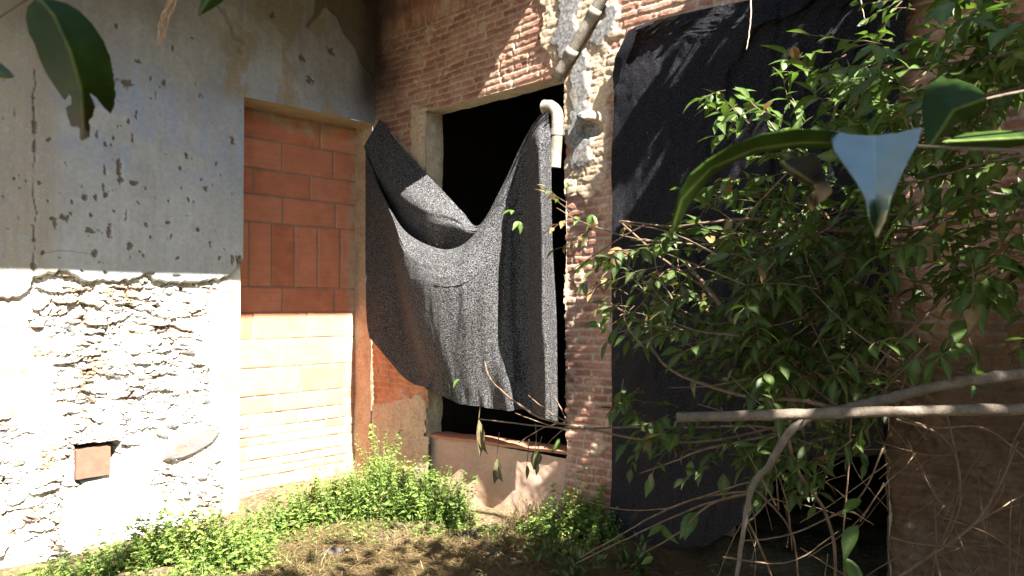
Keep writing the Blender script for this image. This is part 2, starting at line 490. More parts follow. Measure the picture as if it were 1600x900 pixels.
soot = ss(.32, .05, Q + (fbm(Q * 4, Z * 4, 4, 6) - .5) * .25) * ss(2.9, 3.7, Z)
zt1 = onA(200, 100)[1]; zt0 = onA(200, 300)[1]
blue = ss(zt0 - .1, zt0 + .35, Z + wz * 3) * ss(zt1 + .35, zt1 - .1, Z + wz * 3) * ss(.42, .55, fbm(Q * 1.7, Z * 2.6, 5, 12) + .12 * ss(2.9, 1.2, Q))  # blue patches, with the sky's bluish reflection put into the plaster colour
cream = ss(1.75, 1.35, Q + wq * 3) * ss(.46, .53, fbm(Q * 4.5, Z * 3.2, 5, 15)) * ss(3.2, 3.34, Z)
cream = np.maximum(cream, .7 * ss(2.55, 2.75, Q + wq * 2))
n = .026 + (fbm(Q * 2, Z * 2, 4, 40) - .5) * .02 + (fbm(Q * 22, Z * 22, 3, 41) - .5) * .003 - pit * .014
n = np.where(Z < zedge + .012, n * ss(-.004, .012, Z - zedge) - .03 * ss(.006, -.006, Z - zedge), n)
inside_door = (Q < DOORW - 1e-6) & (Z < LINTEL)
cen = lambda a: (a[:-1, :-1] + a[1:, 1:]) / 2
keep = (cen(Z - zedge) > -.006) & ~((cen(Q) < DOORW) & (cen(Z) < LINTEL))
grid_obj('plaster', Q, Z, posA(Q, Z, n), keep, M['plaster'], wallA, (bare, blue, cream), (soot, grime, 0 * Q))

# lower rubble masonry
q = np.concatenate([np.arange(DOORW, 3.2, .006), np.arange(3.2, 7, .05)])
z = np.arange(-.15, 1.98, .006)
Q, Z = np.meshgrid(q, z)
wq = (fbm(Q * 5, Z * 5, 4, 51) - .5) * .16; wz = (fbm(Q * 5, Z * 7, 4, 52) - .5) * .10
wh = (fbm(Q * 34, Z * 40, 3, 53) - .5) * .022
ang = (fbm(Q * 1.6, Z * 1.6, 2, 54) - .5) * .9
Qr = Q + wq; Zr = Z + wz + wh * .8 + ang * .12
f1, f2, cid, dy1 = voro((Qr + wh) / .155 + 3, Zr / .062, 61)
e = f2 - f1
f1b, f2b, cidb, dy2 = voro((Qr + wh) / .085, (Zr - Q * .15) / .036 + 7, 62)
eb = f2b - f1b
f1c, f2c, cidc, dy3 = voro((Qr + wh * 1.5) / .034 + 5, (Zr + Q * .1 + wh) / .017, 70)
pa = ss(.36, .54, fbm(Q * 5, Z * 6, 4, 63)); pb = ss(.38, .56, fbm(Q * 7, Z * 8, 4, 64)); pc = ss(.42, .58, fbm(Q * 9, Z * 9, 4, 71))
smooth = np.zeros(Q.shape)
sw = (fbm(Q * 8, Z * 8, 4, 65) - .5) * .14
for poly in ([(338, 420), (400, 420), (400, 900), (350, 900), (345, 700), (330, 560)],
             [(-400, 420), (46, 440), (50, 560), (90, 590), (84, 650), (60, 640), (0, 650), (-400, 700)],
             [(110, 770), (125, 765), (235, 690), (255, 720), (240, 760), (330, 800), (340, 900), (120, 900), (90, 830)],
             [(84, 560), (92, 660), (60, 640), (45, 600), (50, 560)]):
    smooth = np.maximum(smooth, ss(.03, -.03, sdpoly(Q + sw, Z + sw * .6, A(*poly))))
gap = np.maximum(.9 * ss(.16, .03, e) * pa * ss(.30, -.15, dy1) * (cid > .25), .8 * ss(.18, .02, eb) * pb * ss(.30, -.1, dy2) * (cidb > .4))  # open joints on the stones' lower sides, undershadow put into their dark colour
gap = np.maximum(gap, .8 * ss(.25, .03, f2c - f1c) * pc * ss(.2, -.2, dy3) * (cidc > .45)) * (1 - smooth * .95)
lift = (cid - .5) * .030 * pa + (cidb - .5) * .016 * pb
tilt = -np.clip(dy1, -.7, .7) * .022 * pa * (cid > .25) * (.5 + cid) - np.clip(dy2, -.7, .7) * .020 * pb * (cidb > .35) - np.clip(dy3, -.7, .7) * .010 * pc * (cidc > .3)
n = -.012 + (lift + tilt) * (1 - smooth * .92) - .038 * gap + (fbm(Q * 18, Z * 26, 4, 66) - .5) * .026 * (1 - .75 * smooth) + (fbm(Q * 3, Z * 3, 3, 67) - .5) * .04
a0, b0 = onA(300, 692)
big = ss(1.1, .85, np.hypot((Q + wq * .3 - a0) / .22, (Z + wz * .3 + (Q - a0) * .25 - b0) / .085))
n = n * (1 - big) + big * .02; gap = gap * (1 - big)
hole = sdpoly(Q + (fbm(Q * 20, Z * 20, 2, 5) - .5) * .02, Z, A((117, 697), (150, 693), (191, 690), (189, 712), (180, 728), (168, 742), (150, 750), (122, 755)))
hm = ss(.004, -.004, hole)
n = n * (1 - hm) - .40 * hm
crackv = sdline(Q + wq * .2, Z, A((121, 755), (119, 775), (117, 790)))
gap = np.maximum(gap, .7 * ss(.012, .004, crackv)) * (1 - hm) + hm
rust = ss(.60, .72, fbm(Q * 7, Z * 11, 4, 68)) * .6
for cx, cy, r in ((135, 505, .1), (285, 518, .10), (260, 640, .06), (290, 615, .06), (190, 440, .05), (15, 835, .07)):
    a0, b0 = onA(cx, cy); rust = np.maximum(rust, .8 * ss(1.0, .3, np.hypot((Q + wq * .6 - a0) / r, (Z + wz * .6 - b0) / (r * .6))) * ss(.4, .6, fbm(Q * 25, Z * 30, 3, 69)))
brick = np.zeros(Q.shape)
for cx, cy, r in ((10, 590, .22), (10, 475, .12), (8, 520, .15), (14, 655, .16), (215, 520, .10)):
    a0, b0 = onA(cx, cy); brick = np.maximum(brick, .7 * ss(1.0, .5, np.hypot((Q + wq * .3 - a0) / r, (Z + wz * .3 - b0) / (r * .5))))
keep = np.ones((Q.shape[0] - 1, Q.shape[1] - 1), bool)
grid_obj('rubble_masonry', Q, Z, posA(Q, Z, n), keep, M['rubble'], wallA, (np.clip(gap * 1.1, 0, 1), cid * .7 + cidb * .3, smooth), (rust, brick, np.clip((cidb > .90) * pb * ss(.1, .25, eb) * (1 - smooth) + big * .9, 0, 1)))

# doorway: brick infill, soffit, pier return
q = np.arange(-.02, DOORW + .02, .008); z = np.arange(-.1, LINTEL + .03, .008)
Q, Z = np.meshgrid(q, z)
zc = [onA(378, y, -REC)[1] for y in (168, 212, 260, 301, 345, 448, 489, 532, 578, 622, 650)]
joint = np.zeros(Q.shape); tone = np.zeros(Q.shape); old = np.zeros(Q.shape)
qof = lambda x, y: onA(x, y, -REC)[0]
vert = [[500], [440, 520], [396, 484], [442, 524], [389, 425, 461, 497, 532], [442, 524], [397, 480], [439, 521], [400, 470], [430, 510]]
jw = .0075
rows = [(zc[i + 1], zc[i], [qof(x, (212 + 578) / 2) for x in vert[i]]) for i in range(10)]
zz = zc[10]; k = 0
while zz > -.2:
    hgt = .075 if k % 3 else .12
    L = .25 if k % 2 else .15
    rows.append((zz - hgt, zz, [x for x in np.arange(.02 + (k * .07) % .13, DOORW, L)])); zz -= hgt; k += 1
for i, (zl, zh, vs) in enumerate(rows):
    wob = (fbm(Q * 3, Z * 0 + i, 2, 90 + i) - .5) * .008
    inr = (Z >= zl) & (Z < zh)
    d = np.minimum(np.abs(Z - zl + wob), np.abs(zh + wob - Z))
    kk = np.zeros(Q.shape)
    for x in vs:
        d = np.minimum(d, np.abs(Q - x + (fbm(Z * 9, Z * 0 + x, 2, 7) - .5) * .006)); kk += (Q > x)
    jr = jw * (.85 + 1.1 * (fbm(Q * 14, Z * 14, 3, 91) - .45))
    joint = np.where(inr, ss(jr + .004, jr - .003, d), joint)
    tone = np.where(inr, h2(kk, kk * 0 + i, 92), tone)
    old = np.where(inr, 0.0 if i < 10 else h2(kk, kk * 0 + i, 95) * .9, old)
smear = ss(.16, .03, Q + (fbm(Q * 6, Z * 3, 4, 93) - .5) * .12) + ss(.08, .0, LINTEL - .06 - Z + (fbm(Q * 6, Z * 6, 3, 94) - .5) * .15)
n = -REC - joint * .012 * (1 - .5 * smear) + (tone - .5) * .006 + (fbm(Q * 3, Z * 3, 3, 96) - .5) * .012
grid_obj('brick_infill', Q, Z, posA(Q, Z, n), np.ones((len(z) - 1, len(q) - 1), bool), M['hollow'], wallA, (joint, tone, old), (np.clip(smear, 0, 1), 0 * Q, 0 * Q))


def sheet(name, o, ex, ey, mat, parent, nx=40, ny=40, amp=.008, seed=0, m1=(0, 0, 0)):
    """plastered face: a grid with an uneven surface"""
    u, v = np.meshgrid(np.linspace(0, 1, nx), np.linspace(0, 1, ny))
    nn = np.cross(ex, ey); nn /= np.linalg.norm(nn)
    a = u * np.linalg.norm(ex); b = v * np.linalg.norm(ey)
    d = (fbm(a * 7 + seed, b * 7, 4, seed) - .5) * amp * 2
    pos = o + u[..., None] * ex + v[..., None] * ey + d[..., None] * nn
    return grid_obj(name, u, v, pos, np.ones((ny - 1, nx - 1), bool), mat, parent, tuple(np.full(u.shape, x) for x in m1))


sheet('door_soffit', C + NA * .022 + UP * (LINTEL + .0) + DA * .03, -DA * (DOORW + .03), -NA * (REC + .03), M['cream'], wallA, 80, 24, .006, 3)
sheet('pier_return', C - DA * DOORW + NA * .0, -NA * (REC + .02), UP * LINTEL, M['cream'], wallA, 12, 80, .004, 4)
sheet('door_jamb', C - NA * (REC + .04) - DA * .012 + UP * -.1, NA * (REC + .03), UP * (LINTEL + .1), M['doorjamb'], wallA, 50, 330, .014, 5)
mb = MB()
mb.box(C - DA * 7 - NA * .5 + UP * -.2, DA * 6.9, NA * .15, UP * 4.8)
mb.build('wall_core', M['dark'], wallA)

# terracotta block sitting in the hole
a0, b0 = onA(117, 752, .01); a1, b1 = onA(172, 698, .01)
blk = thing('terracotta_block', C - DA * (a0 + a1) / 2 + UP * b0, 'pale terracotta block sticking out of the hole low in the rubble wall', 'block')
mb = MB(); qa, qb = a0 - .002, a1
base = C - DA * qa - NA * .13
ex = DA * (qa - qb); hh = b1 - b0 + .01; th = .014
o0 = base + UP * (b0 + .012)
mb.box(o0, ex, NA * .15, UP * (hh - .02))
mb.build('clay_body', M['terracotta'], blk)
mb = MB(); mb.box(o0 + ex * .02 + NA * .151, ex * .14, NA * .006, UP * (hh - .025)); mb.build('rounded_lip', M['terracotta'], blk)

# deep eave over the plastered wall (out of frame, shades the upper wall)
EAVE = 2.6
ev = thing('roof_eave', C - DA * 2.5 + UP * 4.1, 'deep dark timber eave jutting out over the top of the plastered wall', 'roof')
mb = MB(); mb.box(C - DA * 8 + UP * (1.80 + 1.07 * EAVE) - NA * .5, DA * 8.0, NA * (EAVE + .5), UP * .12)
mb.build('eave_boarding', M['roof'], ev)
for i in range(9):
    mb = MB(); mb.box(C - DA * (.5 + i * .85) + UP * (1.80 + 1.07 * EAVE - .11) - NA * .0, DA * .08, NA * (EAVE - .15), UP * .107); mb.build('rafter', M['roof'], ev)

# ------------------------------------------------------------------ brick wall with window and wide doorway
wallB = thing('brick_wall', C + DS * 2.6, 'worn red brick wall with patchy mortar, a tall glassless window and a wide doorway', 'wall')


def Bp(*pts): return [onB(*p) for p in pts]


WL = onB(667, 420)[0]; WR = onB(884, 420)[0]; WT = onB(700, 168)[1]; WB = onB(700, 682)[1]
DL, DR, DT = onB(1000, 500)[0], onB(1381, 500)[0], 3.30
S = np.concatenate([np.arange(0, 2.9, .008), np.arange(2.9, 5.5, .012), np.arange(5.5, 8.5, .1)])
z = np.concatenate([np.arange(-.12, 4.06, .0085), np.arange(4.08, 5.3, .1)])
Q, Z = np.meshgrid(S, z)
zw = Z + .018 * np.sin(Q * 1.7) + (fbm(Q * 3, Z * 3, 3, 101) - .5) * .03
CH = .057
row = np.floor(zw / CH); fr = zw / CH - row
Lb = np.where(h2(row, row * 0, 102) > .35, .29, .15)
uu = Q / Lb + h2(row, row * 0, 103) * 3 + (fbm(Q * 4, Z * 8, 2, 104) - .5) * .12; ib = np.floor(uu); fb = uu - ib
dj = np.minimum(np.minimum(fr, 1 - fr) * CH, np.minimum(fb, 1 - fb) * Lb)
rag = (fbm(Q * 28, Z * 40, 3, 105) - .5) * .014
joint = ss(.0115, .004, dj + rag)
tone = h2(ib, row, 106); wear = fbm(Q * 2.2, Z * 2.2, 4, 107)
plaster = np.zeros(Q.shape); cement = np.zeros(Q.shape); para = np.zeros(Q.shape)
ww = (fbm(Q * 7, Z * 7, 5, 108) - .5) * .22
W = lambda p, s=.012: ss(s, -s, sdpoly(Q + ww, Z + ww[::1] * .7, p))
plaster = np.maximum(plaster, W(Bp((640, 168), (672, 172), (680, 300), (672, 480), (662, 420), (655, 330), (640, 260))))
plaster = np.maximum(plaster, .9 * W(Bp((585, 190), (640, 240), (640, 470), (560, 470), (560, 250))))
plaster = np.maximum(plaster, W(Bp((560, 640), (640, 620), (690, 650), (690, 830), (550, 830))))
plaster = np.maximum(plaster, .8 * W(Bp((880, 250), (950, 220), (945, 290), (915, 320), (884, 300), (870, 280))))
plaster = np.maximum(plaster, W(Bp((832, -90), (905, -90), (905, 60), (880, 100), (862, 105), (845, 70), (850, 30))))
plaster = np.maximum(plaster, .9 * W(Bp((905, -90), (960, -90), (965, 60), (952, 190), (930, 260), (900, 255), (870, 170), (880, 110))))
plaster = np.maximum(plaster, .8 * W(Bp((866, 380), (884, 380), (886, 500), (874, 500))))
plaster = np.maximum(plaster, ss(.66, .74, fbm(Q * 5, Z * 5, 5, 109)) * .6)
cw2 = lambda p: W(p, .022)
cement = np.maximum(cement, cw2(Bp((872, -60), (908, -60), (908, 60), (898, 95), (872, 105), (862, 72), (872, 40))))
cement = np.maximum(cement, cw2(Bp((938, 20), (968, 8), (958, 55), (942, 70), (932, 60))))
cement = np.maximum(cement, cw2(Bp((908, 70), (922, 85), (925, 130), (918, 180), (930, 205), (928, 250), (912, 265), (896, 245), (893, 210), (898, 170), (890, 140))))
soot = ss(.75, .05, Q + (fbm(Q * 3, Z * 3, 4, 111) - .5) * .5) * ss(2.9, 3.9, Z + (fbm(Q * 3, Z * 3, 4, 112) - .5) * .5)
warm_bounce = ss(1.9, 1.3, Z) * ss(1.2, .7, Q)  # orange bounce off the sunlit wall, put into the brick colour near the corner
relief = .55 + .45 * wear
n = -.008 * joint * (1 - .6 * plaster) * (1 - cement) + (tone - .5) * .006 * (1 - plaster) - .008 * ss(.55, .8, fbm(Q * 14, Z * 20, 4, 113)) * (1 - cement)
n = n + .018 * plaster + .013 * cement + (fbm(Q * 24, Z * 30, 4, 114) - .5) * .008 * (1 - .6 * cement) + (fbm(Q * 1.5, Z * 1.5, 3, 115) - .5) * .03
a0, b0 = onB(925, 185)
d = np.hypot((Q - a0) / .10, (Z - b0 + .1 * (Q - a0)) / .05); n = n + .09 * ss(1.1, .3, d + ww); plaster = np.maximum(plaster, ss(1.1, .6, d))
d = np.hypot((Q - a0) / .11, (Z - b0 + .09) / .06); n = n - .05 * ss(1.1, .5, d + ww)
low = ss(1.5, .8, Z) * ss(4.35, 4.5, Q)
joint = joint * (1 - .2 * low) * (1 - plaster * .75) * (1 - cement); n = n + low * ((fbm(Q * 10, Z * 10, 5, 116) - .5) * .09 + (fbm(Q * 28, Z * 34, 3, 119) - .5) * .035)
pm = sdpoly(Q, Z, [(WL + .06, -1), (WL + .06, WB + .02), (WR + .02, WB + .05), (WR - .01, -1)])
jag = (fbm(Q * 13, Z * 20, 4, 117) - .5) * .06
cq, cz = cen(Q), cen(Z); cj = cen(jag)
inwin = (cq > WL + cj * ss(2.4, .9, cz) * 1.4) & (cq < WR + cj * .5) & (cz > WB - .03) & (cz < WT + .015 + cj * .25)
inpar = (cq > WL + .05 + cj * .4) & (cq < WR + cj * .4) & (cz <= WB - .02)
indoor = (cq > DL + cj) & (cq < DR + cj * .3) & (cz < DT)
n = np.where(Z > WT - .03, n, n)
keep = ~(inwin | inpar | indoor)
pB = C + Q[..., None] * DS + n[..., None] * NB + Z[..., None] * UP
grid_obj('brickwork', Q, Z, pB, keep, M['brick'], wallB, (joint, tone, plaster), (soot, cement, np.clip(warm_bounce, 0, 1)), m3=(.85 * ss(2.0, 1.2, Z + (fbm(Q * 4, Z * 4, 4, 118) - .5) * .8) * ss(4.35, 4.5, Q), 0 * Q, 0 * Q))

TH = .19
sheet('window_jamb', C + DS * (WL - .012) + UP * (WB - .1) + NB * .002, -NB * TH, UP * (WT - WB + .14), M['jamb'], wallB, 30, 200, .022, 11)
sheet('window_jamb', C + DS * (WR + .012) + UP * (WB - .1) - NB * TH, NB * TH, UP * (WT - WB + .14), M['jamb'], wallB, 30, 200, .022, 12)
sheet('window_lintel', C + DS * (WL - .05) + UP * (WT + .02) + NB * .0, -NB * TH, DS * (WR - WL + .1), M['jamb'], wallB, 20, 120, .010, 13)
mb = MB()
sheet('window_parapet', C + DS * (WL + .02) - NB * .035 + UP * -.12, DS * (WR - WL), UP * (WB + .10), M['parapet'], wallB, 90, 60, .012, 14)
# uneven red tile along the sill
us = np.linspace(WL + .035, WR + .01, 40); topz = WB - .015 + .05 * (us - us[0]) / (us[-1] - us[0]) + (fbm(us * 9, us * 0, 3, 6) - .5) * .015
mb = MB()
prof = [(-.012, -.022), (-.005, .0), (-.06, .006), (-TH, .008), (-TH, -.03)]
vs = [C + DS * s_ + NB * b_ + UP * (tz + dz) for s_, tz in zip(us, topz) for b_, dz in prof]
fs = [(i * 5 + j, (i + 1) * 5 + j, (i + 1) * 5 + j + 1, i * 5 + j + 1) for i in range(39) for j in range(4)]
mb.add(vs, fs); mb.build('window_sill', M['tile'], wallB)
# dim rooms behind the openings
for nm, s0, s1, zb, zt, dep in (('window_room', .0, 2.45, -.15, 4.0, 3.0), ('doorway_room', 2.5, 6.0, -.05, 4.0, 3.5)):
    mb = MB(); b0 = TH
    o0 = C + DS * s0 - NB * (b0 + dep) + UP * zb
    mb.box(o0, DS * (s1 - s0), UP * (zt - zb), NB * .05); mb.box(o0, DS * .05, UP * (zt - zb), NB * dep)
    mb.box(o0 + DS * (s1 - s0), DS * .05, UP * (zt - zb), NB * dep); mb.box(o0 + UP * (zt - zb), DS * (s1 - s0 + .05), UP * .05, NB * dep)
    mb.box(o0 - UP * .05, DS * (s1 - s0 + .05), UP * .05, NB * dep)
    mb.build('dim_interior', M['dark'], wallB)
mb = MB()   # wall thickness around openings
for s0, s1, z0, z1 in ((0, WL - .03, -.1, 5.2), (WR + .03, DL - .05, -.1, 5.2), (DR + .03, 8.4, -.1, 5.2), (WL - .03, WR + .03, WT + .06, 5.2), (WL - .03, WR + .03, -.1, WB - .06), (DL - .05, DR + .03, DT + .03, 5.2)):
    mb.box(C + DS * s0 - NB * TH + UP * z0, DS * (s1 - s0), UP * (z1 - z0), NB * (TH - .065))
mb.build('wall_core', M['jamb'], wallB)
sheet('doorway_jamb', C + DS * (DR + .01) - NB * TH + UP * -.1, NB * TH, UP * 3.5, M['jamb'], wallB, 16, 160, .02, 15)
sheet('doorway_jamb', C + DS * (DL - .012) + UP * -.1, -NB * TH, UP * 3.5, M['jamb'], wallB, 16, 160, .02, 16)

# ------------------------------------------------------------------ shade cloth over the window
def cr_interp(arr, n):
    arr = np.asarray(arr, float); k = len(arr)
    p = np.concatenate([[2 * arr[0] - arr[1]], arr, [2 * arr[-1] - arr[-2]]])
    t = np.linspace(0, k - 1, n); i = np.minimum(t.astype(int), k - 2); f = (t - i)
    f = f.reshape((-1,) + (1,) * (arr.ndim - 1))
    a, b, c, d = p[i], p[i + 1], p[i + 2], p[i + 3]
    return .5 * (2 * b + (c - a) * f + (2 * a - 5 * b + 4 * c - d) * f ** 2 + (3 * b - a - 3 * c + d) * f ** 3)


net_rows = [  # (px, py, distance from the wall)
    [(593, 186, .05), (628, 230, .07), (660, 265, .07), (692, 298, .07), (722, 330, .07), (748, 352, .08), (782, 296, .05), (812, 232, .05), (834, 192, .08), (856, 166, .10)],
    [(570, 226, .14), (600, 276, .19), (632, 312, .23), (668, 338, .25), (705, 349, .20), (744, 364, .11), (780, 318, .04), (810, 250, .04), (834, 200, .12), (857, 176, .14)],
    [(571, 232, .10), (606, 320, .07), (640, 382, .05), (680, 408, .04), (715, 408, .04), (744, 388, .04), (784, 322, .03), (812, 256, .05), (835, 206, .14), (857, 184, .16)],
    [(571, 240, .12), (604, 314, .20), (634, 362, .24), (680, 387, .24), (716, 386, .22), (746, 360, .19), (784, 302, .14), (811, 246, .12), (836, 210, .22), (858, 192, .17)],
    [(571, 275, .13), (610, 338, .29), (634, 396, .40), (674, 424, .42), (715, 426, .37), (752, 400, .26), (794, 334, .11), (822, 282, .10), (842, 250, .27), (861, 230, .17)],
    [(571, 340, .13), (612, 400, .13), (634, 450, .38), (672, 474, .43), (715, 478, .37), (752, 462, .25), (792, 430, .08), (822, 390, .05), (846, 375, .27), (863, 370, .15)],
    [(571, 430, .13), (630, 490, .10), (652, 520, .33), (680, 535, .37), (712, 538, .30), (752, 535, .19), (790, 520, .09), (826, 505, .04), (848, 490, .25), (869, 480, .12)],
    [(573, 500, .12), (640, 560, .10), (672, 582, .20), (690, 590, .25), (715, 592, .22), (755, 592, .14), (795, 590, .13), (828, 585, .04), (850, 580, .22), (871, 575, .10)],
    [(577, 528, .11), (632, 590, .13), (664, 608, .19), (692, 620, .19), (722, 632, .17), (760, 638, .12), (800, 641, .13), (832, 642, .04), (852, 655, .18), (872, 660, .09)]]
R = np.array(net_rows)
R = cr_interp(R, 150); R = np.swapaxes(cr_interp(np.swapaxes(R, 0, 1), 150), 0, 1)
vv, uu = np.meshgrid(np.linspace(0, 1, 150), np.linspace(0, 1, 150), indexing='ij')
R[..., 2] += (fbm(uu * 9 + vv * 2, vv * 4, 3, 201) - .5) * .035 + .012 * np.sin(uu * 26 + vv * 7) * ss(.3, .7, vv) * ss(.35, .8, uu) + .006 * np.sin(uu * 60 + 4 * np.sin(vv * 3)) * ss(.4, 1, vv)
R[..., 2] += ss(.42, .65, vv) * ((fbm(uu * 16 + vv * 1.5, vv * 2.2, 3, 206) - .5) * .06 + (fbm(uu * 44 - vv * 3, vv * 5, 2, 207) - .5) * .014) + (1 - ss(.42, .65, vv)) * (fbm(uu * 7, vv * 40 + uu * 6, 3, 208) - .5) * .032
R[..., 2] = np.maximum(R[..., 2], .035)
R[..., 1] += (fbm(uu * 14, vv * 0, 3, 203) - .5) * 8 * ss(.9, 1, vv)
pos = np.array([[ptB(*R[i, j]) for j in range(150)] for i in range(150)])
net = thing('shade_cloth', ptB(720, 560, .15), 'sagging black shade cloth slung across the window from corner to pipe', 'shade net')
dust = ss(.45, .9, vv) * .7 * fbm(uu * 6, vv * 6, 3, 205)
grid_obj('draped_cloth', uu, vv, pos, np.ones((149, 149), bool), M['net'], net, (0 * uu, 0 * uu, dust))
mb = MB(); seam = [pos[82, j] + NB * .004 for j in range(52, 100)]; mb.tube(seam, .0035, 5); mb.build('seam', M['net'], net, True)

# ------------------------------------------------------------------ shade cloth sheet over the doorway
rows = [
    [(990, 42, .05), (1040, 28, .07), (1100, 14, .07), (1165, 1, .06), (1260, -26, .06), (1340, -60, .06), (1425, -70, .07)],
    [(986, 60, .06), (1035, 52, .06), (1100, 42, .07), (1168, 30, .08), (1260, 12, .07), (1340, -16, .06), (1422, -30, .09)],
    [(962, 96, .06), (1030, 86, .06), (1100, 70, .07), (1170, 60, .09), (1260, 50, .07), (1340, 30, .05), (1418, 20, .10)],
    [(957, 200, .05), (1030, 200, .08), (1100, 200, .06), (1170, 200, .10), (1260, 200, .06), (1340, 190, .09), (1402, 180, .06)],
    [(955, 360, .05), (1030, 360, .06), (1100, 360, .09), (1170, 360, .07), (1260, 360, .09), (1340, 360, .05), (1392, 360, .07)],
    [(954, 600, .05), (1030, 600, .08), (1100, 600, .05), (1170, 600, .10), (1260, 600, .06), (1340, 600, .08), (1384, 600, .06)],
    [(954, 836, .06), (1030, 852, .05), (1090, 856, .08), (1165, 812, .07), (1235, 730, .08), (1320, 716, .06), (1380, 712, .07)]]
R = cr_interp(np.array(rows, float), 170); R = np.swapaxes(cr_interp(np.swapaxes(R, 0, 1), 150), 0, 1)
vv, uu = np.meshgrid(np.linspace(0, 1, 170), np.linspace(0, 1, 150), indexing='ij')
dg = uu * 5.5 + vv * 4.2
R[..., 2] += .05 * (ss(.52, .8, fbm(dg * 1.5, (vv * 2 - uu), 4, 211))) + (fbm(uu * 8, vv * 8, 3, 212) - .5) * .03
R[..., 2] += -.02 * ss(.012, .0, np.abs(uu - .585 - .01 * np.sin(vv * 9))) + (fbm(uu * 22, vv * 2.5, 3, 216) - .5) * .022 + (fbm(uu * 10 + vv * 8, vv * 12 - uu * 9, 4, 217) - .5) * .03
R[..., 1] += (fbm(uu * 30, vv * 0, 3, 218) - .5) * 14 * ss(.93, 1, vv)
R[..., 0] += (fbm(vv * 14, vv * 0, 3, 213) - .5) * 7 * ss(.06, 0, uu)
R[..., 2] = np.maximum(R[..., 2], .03)
pos = np.array([[ptB(*R[i, j]) for j in range(150)] for i in range(170)])
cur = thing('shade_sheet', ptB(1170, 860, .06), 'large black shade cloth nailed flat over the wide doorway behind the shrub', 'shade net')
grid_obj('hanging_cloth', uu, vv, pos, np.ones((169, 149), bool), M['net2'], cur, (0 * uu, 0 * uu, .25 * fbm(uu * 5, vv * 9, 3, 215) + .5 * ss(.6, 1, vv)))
mb = MB()
fl = cr_interp(np.array([[(982, 48, .09), (992, 44, .10), (994, 52, .13)], [(962, 92, .09), (976, 84, .13), (988, 74, .15)], [(958, 140, .07), (966, 128, .12), (972, 112, .10)]], float), 16)
fl = np.swapaxes(cr_interp(np.swapaxes(fl, 0, 1), 14), 0, 1)
fp = np.array([[ptB(*fl[i, j]) for j in range(14)] for i in range(16)])
u2, v2 = np.meshgrid(np.linspace(0, 1, 14), np.linspace(0, 1, 16))
grid_obj('folded_corner', u2, v2, fp, np.ones((15, 13), bool), M['net2'], cur, (0 * u2, 0 * u2, 0 * u2))
# plank standing inside the doorway behind the cloth
mb = MB(); mb.box(ptB(1128, 835, -.05), DS * .075, -NB * .03, UP * .6); o = mb.build('plank', M['bark'])
tag(o, 'short weathered plank upright in the dark foot of the doorway', 'plank')

# ------------------------------------------------------------------ pipes
up = thing('drainpipe', ptB(868, 122, .06), 'stained diagonal drainpipe running down the patched mortar above the window', 'pipe')
a, b = ptB(955, -28, .09), ptB(869, 123, .07); rr = .041
mb = MB(); mb.tube(smooth_path([a, b], 12), rr, 16); mb.build('pipe_run', M['pipe2'], up, True)
for px, py in ((929, 18), (893, 80)):
    t = (px - 955) / (869 - 955); c_ = a + (b - a) * t; dd = (b - a) / np.linalg.norm(b - a)
    mb = MB(); mb.tube([c_ - dd * .035, c_ + dd * .035], rr + .006, 16); mb.build('collar', M['pipe2'], up, True)
el = thing('pipe_elbow', ptB(866, 262, .09), 'dirty white pipe elbow hanging open beside the top right of the window', 'pipe')
pts = smooth_path([ptB(852, 168, .10), ptB(862, 168, .10), ptB(870, 178, .10), ptB(870, 200, .10), ptB(868, 230, .10), ptB(866, 262, .10)], 6)
mb = MB(); mb.tube(pts, [.050 if i < 6 else .046 for i in range(len(pts))], 16, cap=False); mb.build('pipe_bend', M['pipe'], el, True)
mb = MB(); mb.tube([pts[0] - (pts[1] - pts[0]) * .3, pts[2]], .056, 16, cap=False); mb.build('socket', M['pipe'], el, True)
mb = MB(); mb.tube([ptB(869.5, 202, .10), ptB(869, 212, .10)], .052, 16, cap=False); mb.build('collar', M['pipe'], el, True)

# ------------------------------------------------------------------ leaves
def leaf_tpl(width=.45, fold=.25, curl=.25, ns=5):
    prof = np.interp(np.linspace(0, 1, ns + 1), [0, .12, .35, .6, .85, 1], [.04, .55, 1, .85, .32, 0])
    v = []; rib = []
    for i in range(ns + 1):
        t = i / ns; zc_ = -curl * t * t; ww_ = prof[i] * width / 2
        v += [(t, -ww_, zc_ + fold * ww_), (t, 0, zc_), (t, ww_, zc_ + fold * ww_)]; rib += [0, 1, 0]
    f = []
    for i in range(ns):
        for j in (0, 1): f.append((i * 3 + j, i * 3 + j + 1, (i + 1) * 3 + j + 1, (i + 1) * 3 + j))
    return np.array(v), f, np.array(rib, float)


TPL = [leaf_tpl(.42, .3, .22), leaf_tpl(.52, .2, .35), leaf_tpl(.36, .45, .12), leaf_tpl(.48, .35, .5)]
TPL2 = [leaf_tpl(.55, .3, .2, 2), leaf_tpl(.7, .2, .35, 2)]


def add_leaf(mb, p, d, up, size, tone, dead=0.0, tpl=None):
    v, f, rib = tpl or random.choice(TPL)
    d = d / (np.linalg.norm(d) + 1e-9); s = np.cross(up, d); s /= np.linalg.norm(s) + 1e-9; u = np.cross(d, s)
    m = np.zeros((len(v), 4)); m[:, 0] = tone; m[:, 1] = dead; m[:, 2] = rib; m[:, 3] = 1
    mb.add(p + size * (v[:, :1] * d + v[:, 1:2] * s + v[:, 2:3] * u), f, m)


def rv(): return RNG.normal(size=3)


